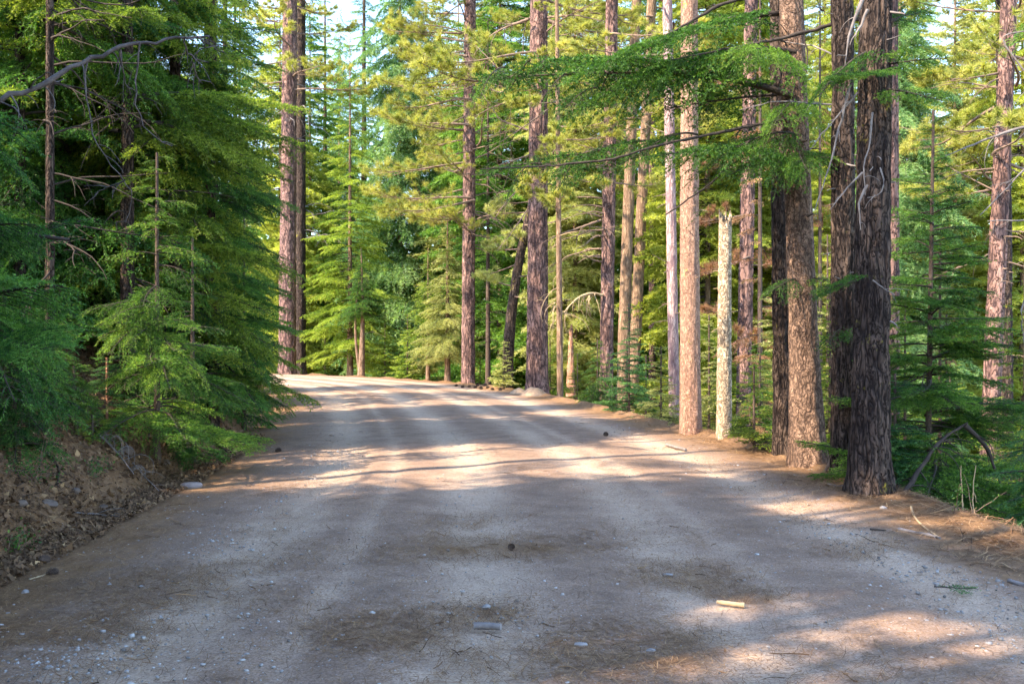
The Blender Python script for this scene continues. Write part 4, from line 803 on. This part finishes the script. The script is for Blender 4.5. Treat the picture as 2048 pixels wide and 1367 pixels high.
# ------------------------------------------------------------------ litter and small things on the ground
r = np.random.default_rng(500)
def scatter_needles(n, fn, name, label, L=(.06, .15), w=.0022, tint=(.5, .25)):
    P = fn(n); n = len(P); a = r.uniform(0, 6.28, n); l = r.uniform(*L, n); d = np.stack([np.cos(a), np.sin(a), r.normal(size=n)*.16], 1)
    s = np.stack([-np.sin(a), np.cos(a), 0*a], 1)*w*.5*r.uniform(.7, 1.5, n)[:, None]; lift = np.array([0, 0, .006])
    A = P-d*l[:, None]*.5+lift; Bm = P+np.stack([s[:, 0], s[:, 1], 0*a], 1)*r.normal(size=n)[:, None]*8+lift*1.4; C = P+d*l[:, None]*.5+lift
    V = np.stack([A-s, A+s, Bm+s, Bm-s, C+s*.5, C-s*.5], 1).reshape(-1, 3); k = np.arange(n)[:, None]*6
    mb = MB(); mb.add(V, np.concatenate([k+[0, 1, 2, 3], k+[3, 2, 4, 5]]), 0, np.repeat(r.normal(*tint, n).clip(0, 1), 6))
    o = mb.build(name, M_LITTER); o['kind'] = 'stuff'; tag(o, label, 'litter'); return o
def surf(x, y):
    d = sdist(x, y); u = d+RW/2
    zr = .03-.004*u*u+.028*(fbm(x*1.1, y*1.1, 0, 21, 4)-.5)*1.4-.006
    for (a, b, q) in POTS: zr = zr-.03*np.exp(-(((x-a)/q)**2+((y-b)/(q*.9))**2))
    return np.maximum(np.where(np.abs(u) < RW/2+.3, zr, -99), H(x, y)), d
def road_pts(n):
    D = 3.6*np.exp(r.random(n*4)*math.log(22/3.6)); px = r.uniform(-.6, .56, n*4); x = px*D; y = D
    d = sdist(x, y); u = np.abs(d+RW/2); w = (.22+.9*sstep(1.6, 3.6, u))*(.25+1.5*sstep(.42, .7, fbm(x*1.2, y*1.2, 0, 51, 4)))
    for (a, b, q) in POTS: w = w+2.0*np.exp(-(((x-a)/q)**2+((y-b)/q)**2)*1.4)
    w = w*((d < .5) & (d > -RW-.2)); k = np.where(r.random(len(x)) < w)[0][:n]
    z, _ = surf(x[k], y[k]); return np.stack([x[k], y[k], z], 1)
scatter_needles(70000, road_pts, 'needle_litter', 'brown pine needles strewn over the dirt road, thickest along both edges')
def berm_pts(n):
    y = 4+r.random(n*3)**1.4*24; x = 4.2+r.normal(size=n*3)*.5-.018*np.maximum(y-8, 0)**1.35
    d = sdist(x, y); k = np.where((d > -.9) & (d < .9) & (r.random(n*3) < .25+1.2*sstep(.45, .65, fbm(x*1.5, y*1.5, 0, 61, 3))))[0][:n]; z, _ = surf(x[k], y[k])
    return np.stack([x[k], y[k], z+.05*r.random(len(k))*fbm(x[k]*3, y[k]*3, 0, 62, 3)], 1)
scatter_needles(12000, berm_pts, 'needle_drift', 'drift of dry needles and twigs heaped along the right road edge', (.10, .26), .006, (.45, .28))
def bank_pts(n):
    n0 = n*2; y = 4.2+r.random(n0)**1.3*13; l = r.random(n0)**1.15*3.6-.2; x = np.interp(y, RQ[:, 1], RQ[:, 0])-RW-l; z, d = surf(x, y); k = np.where(r.random(len(x)) < .45+1.2*sstep(.38, .66, fbm(x*1.6, y*1.6, 0, 66, 4)))[0][:n]
    return np.stack([x[k], y[k], z[k]+.01], 1)
scatter_needles(45000, bank_pts, 'bank_litter', 'dry needles and fine twigs matted over the left dirt bank', (.08, .26), .0055, (.38, .25))
P = bank_pts(50000); n = len(P); nn = unit(r.normal(size=(n, 3))+[.6, 0, .8]); t1 = unit(np.cross(nn, r.normal(size=(n, 3)))); t2 = np.cross(nn, t1); s = r.lognormal(-3.95, .5, n).clip(.006, .055)[:, None]
mb = MB(); k = np.arange(n)[:, None]*4; mb.add(np.stack([P-t1*s, P+t2*s*.55+nn*s*.2, P+t1*s, P-t2*s*.55], 1).reshape(-1, 3)+[0, 0, .015], k+[0, 1, 2, 3], 0, np.repeat(r.normal(.33, .25, n).clip(0, 1), 4))
o = mb.build('leaf_litter', M_LEAF); o['kind'] = 'stuff'; tag(o, 'curled dry leaves and bark flakes covering the left bank', 'litter')
def ico():
    p = (1+5**.5)/2; V = np.array([(-1, p, 0), (1, p, 0), (-1, -p, 0), (1, -p, 0), (0, -1, p), (0, 1, p), (0, -1, -p), (0, 1, -p), (p, 0, -1), (p, 0, 1), (-p, 0, -1), (-p, 0, 1)], float)
    Fc = np.array([(0, 11, 5), (0, 5, 1), (0, 1, 7), (0, 7, 10), (0, 10, 11), (1, 5, 9), (5, 11, 4), (11, 10, 2), (10, 7, 6), (7, 1, 8), (3, 9, 4), (3, 4, 2), (3, 2, 6), (3, 6, 8), (3, 8, 9), (4, 9, 5), (2, 4, 11), (6, 2, 10), (8, 6, 7), (9, 8, 1)])
    return unit(V), Fc
def subdiv(V, Fc, k=2):
    for _ in range(k):
        n = len(V); m = {}; V = list(V); out = []
        def mid(a, b):
            key = (min(a, b), max(a, b))
            if key not in m: m[key] = len(V); V.append(unit(((V[a]+V[b])/2)[None])[0])
            return m[key]
        for a, b, c in Fc:
            x, y, z = mid(a, b), mid(b, c), mid(c, a); out += [(a, x, z), (b, y, x), (c, z, y), (x, y, z)]
        V = np.array(V); Fc = np.array(out)
    return V, Fc
IV, IF = ico()
def gravel():
    N = 5200; D = 3.7*np.exp(r.random(N*5)*math.log(20/3.7)); x = r.uniform(-.6, .56, N*5)*D; d = sdist(x, D); u = d+RW/2
    w = .10+.9*np.exp(-((u-2.75)/.5)**2)+.9*np.exp(-((u+2.9)/.6)**2)
    for (a, b, q) in POTS[1:3]+POTS[5:6]: w = w+1.2*np.exp(-(((x-a)/q)**2+((D-b)/q)**2)*1.6)
    w = w*(np.abs(u) < RW/2+.1)*(.3+1.3*sstep(.4, .65, fbm(x*.9, D*.9, 0, 71, 3))); k = np.where(r.random(len(x)) < w)[0][:N]; z, _ = surf(x[k], D[k])
    n = len(k); s = r.lognormal(-5.15, .45, n).clip(.003, .022)[:, None, None]; J = IV[None]*(1+.28*r.normal(size=(n, 12, 1)).clip(-1, 1))*np.stack([r.uniform(.8, 1.4, n), r.uniform(.7, 1.2, n), r.uniform(.4, .8, n)], 1)[:, None]
    a = r.uniform(0, 6.28, n); c, s2 = np.cos(a)[:, None], np.sin(a)[:, None]; J = np.stack([J[..., 0]*c-J[..., 1]*s2, J[..., 0]*s2+J[..., 1]*c, J[..., 2]], -1)*s
    V = J+np.stack([x[k], D[k], z+.002], 1)[:, None]; mb = MB(); mb.add(V.reshape(-1, 3), (IF[None]+12*np.arange(n)[:, None, None]).reshape(-1, 3), 0, np.repeat(r.normal(.5, .22, n).clip(0, 1), 12))
    o = mb.build('gravel', M_STONE); o['kind'] = 'stuff'; tag(o, 'small pale gravel lying loose along the wheel tracks of the road', 'gravel')
gravel()
def stone(label, px, y, size, mat, seed, name='stone', cat='stone', group=None):
    V, Fc = subdiv(IV, IF, 3); q = np.random.default_rng(seed); V = V*(1+.5*(fbm(V[:, 0]*1.3+9, V[:, 1]*1.3, V[:, 2]*1.3, seed, 4)-.5)[:, None])
    for _ in range(5):                               # broken flat faces
        nrm = unit(q.normal(size=(1, 3)))[0]; h = q.uniform(.6, .85); dd_ = V @ nrm; V = V-np.maximum(dd_-h, 0)[:, None]*nrm*.9
    p = ground_pt(px, y); mb = MB(); mb.add(V*np.asarray(size), Fc); o = mb.build(name, mat, smooth=True); o.location = (p[0], p[1], road_h(p[0], p[1])+size[2]*.45); o.rotation_euler = (0, 0, q.uniform(-.3, .3)); return tag(o, label, cat, group)
stone('flat pinkish grey rock lying at the foot of the left bank', 383, 970, (.13, .085, .05), M_ROCK, 1)
stone('white stone near the bottom left beside a dry stalk', 52, 1178, (.026, .02, .02), M_ROCKW, 2)
stone('small rounded pinkish stone in the needles at the right road edge', 1767, 1014, (.032, .026, .024), M_ROCKW, 3)
stone('flat pale stone in the needle patch at the bottom centre right', 1160, 1292, (.045, .022, .014), M_ROCKW, 4); stone('pale stone right of centre in a needle patch, with pebbles beside it', 1336, 1150, (.04, .018, .014), M_ROCKW, 5)
stone('pale chipped stone just above the weathered stick', 972, 1215, (.028, .018, .018), M_ROCKW, 6); stone('grey stone at the right end of the lower needle patch', 1302, 1303, (.026, .016, .014), M_ROCKW, 7)
def bank_stone(label, px, y, size, seed):
    o = stone(label, px, 1000, size, M_BSTONE, seed, 'bank_stone'); p = hit(px, y); o.location = tuple(p)
for k, (px, y, q_, lab) in enumerate([(95, 1010, (.09, .06, .05), 'brown stone half buried in the lower left bank'), (250, 905, (.10, .07, .06), 'stone set in the bank just under the dead bough'), (330, 925, (.07, .05, .04), 'small stone in the bank above the flat pinkish rock'), (150, 985, (.05, .04, .035), 'little stone in the middle of the bare left slope'), (205, 1015, (.06, .045, .03), 'stone at the foot of the left slope'), (40, 1010, (.06, .05, .04), 'stone in the slope at the far left edge')]): bank_stone(lab, px, y, q_, 40+k)
def cone(label, p, s, seed, group=None):
    q = np.random.default_rng(seed); mb = MB(); n = 90; k = np.arange(n); z = (k+.5)/n; ph = k*2.39996
    rad = .5*np.sin(np.pi*np.clip(z*.93+.07, 0, 1))**.7
    for zz, a, rr in zip(z, ph, rad):
        c = np.array([math.cos(a)*rr*.6, math.sin(a)*rr*.6, zz*1.3-.65]); o = np.array([math.cos(a), math.sin(a), .35]); t = np.array([-math.sin(a), math.cos(a), 0]); w = .17*(.4+rr)
        V = np.array([c-t*w*.5, c+t*w*.5, c+o*.28*(.5+rr)+t*w*.5+[0, 0, .06], c+o*.34*(.5+rr)+[0, 0, .02], c+o*.28*(.5+rr)-t*w*.5+[0, 0, .06]])
        mb.add(V, [(0, 1, 2), (0, 2, 3), (0, 3, 4)])
    V, Fc = subdiv(IV, IF, 1); mb.add(V*[.34, .34, .62], Fc)
    m = mb; V = np.concatenate(m.V)*s; a = q.uniform(1.2, 1.7); V = np.stack([V[:, 0], V[:, 1]*math.cos(a)-V[:, 2]*math.sin(a), V[:, 1]*math.sin(a)+V[:, 2]*math.cos(a)], 1); m.V = [V]
    m.T = [np.concatenate(m.T)]; o = m.build('pine_cone', M_CONE); o.location = (p[0], p[1], road_h(p[0], p[1])+s*.42); o.rotation_euler = (0, 0, q.uniform(0, 6.28)); return tag(o, label, 'pine cone', group)
cone('dark pine cone alone in the middle of the road', ground_pt(1023, 1096), .046, 1)
c1 = cone('pine cone among those scattered on the far edge left of the mound pine', ground_pt(925, 774), .10, 2, 'pine cones on the far road edge')
for px, y in [(938, 773), (950, 775), (962, 777), (975, 775), (985, 778), (912, 772), (1000, 779), (955, 771), (970, 772)]:
    p = ground_pt(px, y); c = c1.copy(); COL.objects.link(c); c.location = (p[0], p[1], road_h(p[0], p[1])+.04); c.rotation_euler = (0, 0, px)
cone('dark pine cone on the litter at the lower left corner', ground_pt(88, 1118), .07, 4); cone('pine cone beside the dry white stalk at the lower left', ground_pt(106, 1142), .06, 5)
cone('small dark cone on the left shoulder beside the thicket', ground_pt(556, 902), .07, 6); cone('dark cone on the shaded right half of the road', ground_pt(1212, 872), .07, 7)
def stick(label, a, b, ra, rb, mat, seed, name='stick', nsub=0, lift=0.):
    A, Bp = ground_pt(*a), ground_pt(*b); q = np.random.default_rng(seed); n = 14; t = np.linspace(0, 1, n)[:, None]; P = A+(Bp-A)*t; L = np.linalg.norm(Bp-A)
    P[:, :2] += (q.normal(size=2)*L*.05)*np.sin(t*np.pi); P[:, 2] = [max(road_h(x, y), -.5)+ra*.8 for x, y in P[:, :2]]; c = P[0].copy(); P = P-c; mb = MB()
    rr = np.linspace(ra, rb, n)*(1+.08*q.normal(size=n)); V, Fq = tube(P, rr, 10); mb.add(V, Fq)
    for e in (0, n-1): mb.add(np.vstack([V[e*10:e*10+10], P[e]]), np.stack([np.arange(10), (np.arange(10)+1) % 10, np.full(10, 10)], 1))
    for _ in range(nsub):
        k = q.integers(2, n-1); d = Bp-A; W = walk(q, P[k], math.atan2(d[1], d[0])+q.choice([-1, 1])*q.uniform(.4, 1), q.uniform(0, .25), L*.3*q.uniform(.4, 1), 6, .25, .2); mb.add(*tube(W, rr[k]*.5*(1-.7*np.linspace(0, 1, 7)), 5))
    o = mb.build(name, mat, smooth=True); o.location = c; return tag(o, label, 'stick')
stick('short thick weathered stick lying across the road at the bottom centre', (948, 1261), (1002, 1264), .021, .018, WOOD_GR, 1)
stick('pale tan peeled stick lying on the road right of centre', (1434, 1212), (1489, 1219), .012, .016, WOOD_TAN, 2)
stick('forked grey branch lying on the needles at the right road edge', (1798, 1056), (1880, 1074), .016, .012, WOOD_GR, 3, 'fallen_branch', 3)
stick('long pale dry branch crossing the forked one at the right edge', (1822, 1016), (1876, 1070), .011, .007, WOOD_TAN, 4, 'fallen_branch', 2)
stick('thin dark twig on the needle covered right shoulder', (1740, 1056), (1772, 1058), .009, .006, WOOD_DK, 5)
stick('dry white stalk at the lower left edge of the road', (58, 1152), (96, 1140), .008, .004, WOOD_TAN, 6)
stick('grey stick on the right shoulder near the leaning brown fir', (1332, 890), (1372, 902), .024, .016, WOOD_GR, 7, 'stick', 1)
stick('dark grey stick among drifted needles at the right picture edge', (2018, 1160), (2060, 1170), .018, .014, WOOD_GR, 8)
stick('thin grey stick on the drift below the thickest trunk', (1655, 966), (1690, 972), .012, .008, WOOD_GR, 9, 'stick', 1)
stick('short brown twig lying in the patch of pebbles at the bottom', (1228, 1281), (1250, 1281), .010, .009, WOOD_BR, 10)
def sprig():
    p = ground_pt(1868, 1182); mb = MB(); place(mb, lib('fir', .5, 0, 'flat', 1), np.array([0, 0, .02]), -.3, 0, .5); o = mb.build('fir_sprig', [FIRBLUE, WOOD_DK]); o.location = (p[0], p[1], road_h(p[0], p[1])); tag(o, 'green fir sprig dropped on the right side of the road', 'sprig')
sprig()
def mound(label, px, y, a, b, h, seed):
    n = 40; th = np.linspace(0, 2*np.pi, n, endpoint=False); rr = np.linspace(0, 1, 14); T, Rr = np.meshgrid(th, rr); p = ground_pt(px, y)
    wob = 1+.25*(vn(np.cos(T)*1.5, np.sin(T)*1.5, 0, seed)-.5); X, Y = a*Rr*wob*np.cos(T), b*Rr*wob*np.sin(T); Z = h*(.5+.5*np.cos(np.pi*Rr))*(1+.5*(fbm(X*4, Y*4, 0, seed, 3)-.5))-.04
    i = np.arange(13)[:, None]*n; j = np.arange(n)[None]; k = (j+1) % n; mb = MB(); mb.add(np.stack([X, Y, Z], -1).reshape(-1, 3), np.stack([i+j, i+n+j, i+n+k, i+k], -1).reshape(-1, 4))
    o = mb.build('dirt_mound', M_SOIL, smooth=True); o.location = (p[0], p[1], road_h(p[0], p[1])); tag(o, label, 'mound')
mound('sandy dirt mound in front of the foot of the big pine on the bend', 1070, 789, .55, .6, .30, 1); mound('smaller dirt mound left of the foot of the big pine on the bend', 1038, 785, .45, .5, .22, 2)
def twigs():
    mb = MB(); q = np.random.default_rng(810); N = 900; c = np.concatenate([road_pts(500), bank_pts(250), berm_pts(250)]); q.shuffle(c)
    for p in c[:N]:
        L = q.lognormal(-2.4, .5); P = walk(q, p+[0, 0, .006], q.uniform(0, 6.28), q.normal()*.06, L, 5, .25, 0); mb.add(*tube(P, np.linspace(1, .5, 6)*q.uniform(.0014, .0042), 4), 0, np.clip(q.normal(.4, .3), 0, 1))
    o = mb.build('twig_litter', M_LITTER, smooth=True); o['kind'] = 'stuff'; tag(o, 'short broken twigs scattered over the road and its edges', 'litter')
twigs()
# dead fir top and dry twigs on the left bank, leafy shrubs
b = hit(160, 860); t = empty('dead_fir_bough', b, 'fallen dead bough with curved grey twigs hanging down the left bank', 'dead bough'); q = np.random.default_rng(600)
S0 = np.array([hit(150+118*f, 850+118*f, .10) for f in np.linspace(0, 1, 9)]); D0 = S0[:, 1]; D0[:] = np.linspace(D0[0], D0[-1], 9)
def on_stem(f): return np.array([np.interp(f, np.linspace(0, 1, 9), S0[:, k]) for k in range(3)])
def pt_tube(P, r0, r1, n=14):
    P = np.array(P, float); s_ = np.linspace(0, 1, len(P)); qq = np.linspace(0, 1, n); P = np.stack([np.interp(qq, s_, P[:, k]) for k in range(3)], 1)
    for _ in range(3): P[1:-1] = (P[:-2]+2*P[1:-1]+P[2:])/4
    mb = MB(); mb.add(*tube(P, np.linspace(r0, r1, n), 5)); return mb
pt_tube(S0-b, .016, .005).build('stem', WOOD_GR, t, smooth=True)
for k in range(15):
    f = q.uniform(.2, .98); p0 = on_stem(f); e = q.uniform(.08, .28); side = np.array([q.uniform(.5, 1.1), -q.uniform(-.4, .6), 0])*e*q.choice([1, 1, 1, -.6])
    pt_tube([p0-b, p0+side*.7+[0, 0, e*.35]-b, p0+side*1.25+[0, 0, e*.05]-b, p0+side*1.2+[0, -.02, -e*.55]-b], .005, .0015).build('twig', WOOD_GR, t, smooth=True)
def bank_limb(label, pts, r0, r1, mat, seed, nsub=3, sub=.3, lift=.02):
    P = np.array([hit(*p, lift) for p in pts]); b = P[0].copy(); q = np.random.default_rng(seed); mb = pt_tube(P-b, r0, r1, 18); V = P-b
    for _ in range(nsub):
        o = V[0]+(V[-1]-V[0])*q.uniform(.2, .9); mb.add(*tube(walk(q, o, q.uniform(-1.2, 1.2), q.uniform(-.2, .6), sub*q.uniform(.4, 1), 7, .3, .5), np.linspace(r0*.4, .001, 8), 4))
    o = mb.build('fallen_limb', mat, smooth=True); o.location = b; return tag(o, label, 'dead limb')
bank_limb('dark curved dead limb hanging off the left bank under the shaded low fir', [(375, 790), (355, 835), (325, 852), (290, 845)], .02, .010, WOOD_DK, 7, 2, .3, .06); bank_limb('thin dark root slanting down the left bank toward the flat rock', [(345, 835), (370, 875), (395, 905)], .012, .006, WOOD_DK, 8)
for k, (pts, lab) in enumerate([([(300, 850), (296, 890), (312, 925)], 'exposed root running down the bank under the sunlit young fir'), ([(90, 905), (120, 940), (112, 985)], 'exposed root on the bare slope left of the dead bough'), ([(420, 860), (432, 890), (455, 905)], 'exposed root under the overhanging dark fir'), ([(20, 930), (48, 975), (40, 1020)], 'exposed root at the left edge of the slope')]): bank_limb(lab, pts, .014, .005, WOOD_DK, 50+k, 4, .3, .012)['category'] = 'root'
bank_limb('grey stick slanting on the slope of the left bank above the flat rock', [(265, 930), (290, 960), (318, 985)], .010, .005, WOOD_GR, 9); bank_limb('dry grey stick at the foot of the bank near the lower left', [(150, 1030), (190, 1034), (236, 1036)], .009, .005, WOOD_GR, 10)
def shrub(label, px, y, size, nst, seed, mat=None, z=None):
    p = hit(px, y) if z is None else np.array([*at(px, y, z)[:2], gz(*at(px, y, z)[:2])]); t = empty('leafy_shrub', p, label, 'shrub'); q = np.random.default_rng(seed); st, lf = MB(), MB()
    for k in range(nst):
        P = walk(q, (q.normal()*.05, q.normal()*.05, -.03), q.uniform(-1.6, 1.6), q.uniform(.5, 1.4), size*q.uniform(.6, 1.1), 10, .25, .2); st.add(*tube(P, .004*(1-.7*np.linspace(0, 1, 11)), 4))
        for i_ in range(3, 11):
            for _ in range(4):
                o = P[i_]+q.normal(size=3)*.04; d = unit(q.normal(size=(1, 3))+[[0, 0, .25]])[0]; s_ = unit(np.cross(d, q.normal(size=3))[None])[0]; l = q.uniform(.015, .036)
                lf.add(np.array([o, o+d*l*.5+s_*l*.32, o+d*l, o+d*l*.5-s_*l*.32]), [(0, 1, 2, 3)], 0, q.normal(.45, .22))
    st.build('stem', WOOD_BR, t, smooth=True); lf.build('foliage', mat or M_SHRUB, t)
shrub('dark leafy shrub growing on the slope at the lower left edge', 60, 960, .5, 12, 601); shrub('small leafy plant low on the bank in the lower left corner', 22, 1100, .22, 5, 602); shrub('little bright leafed plant below the reddish stemmed sapling', 182, 950, .24, 6, 603)
shrub('thin yellow stemmed weeds standing at the right road edge', 1925, 1040, .4, 3, 604, None, 9.2)
for k, (px, y, D) in enumerate([(1928, 1020, 9.3), (1948, 1020, 9.4)]):
    limb(['thin pale yellow stalk standing upright at the right road edge', 'crooked pale yellow stalk right of the upright one at the road edge'][k], [(px, 1055), (px-4, 990), (px+(4 if k else -6), 930)], D, .007, .003, WOOD_TAN, 20+k, 3, .15, name='dry_stalk', cat='stalk')
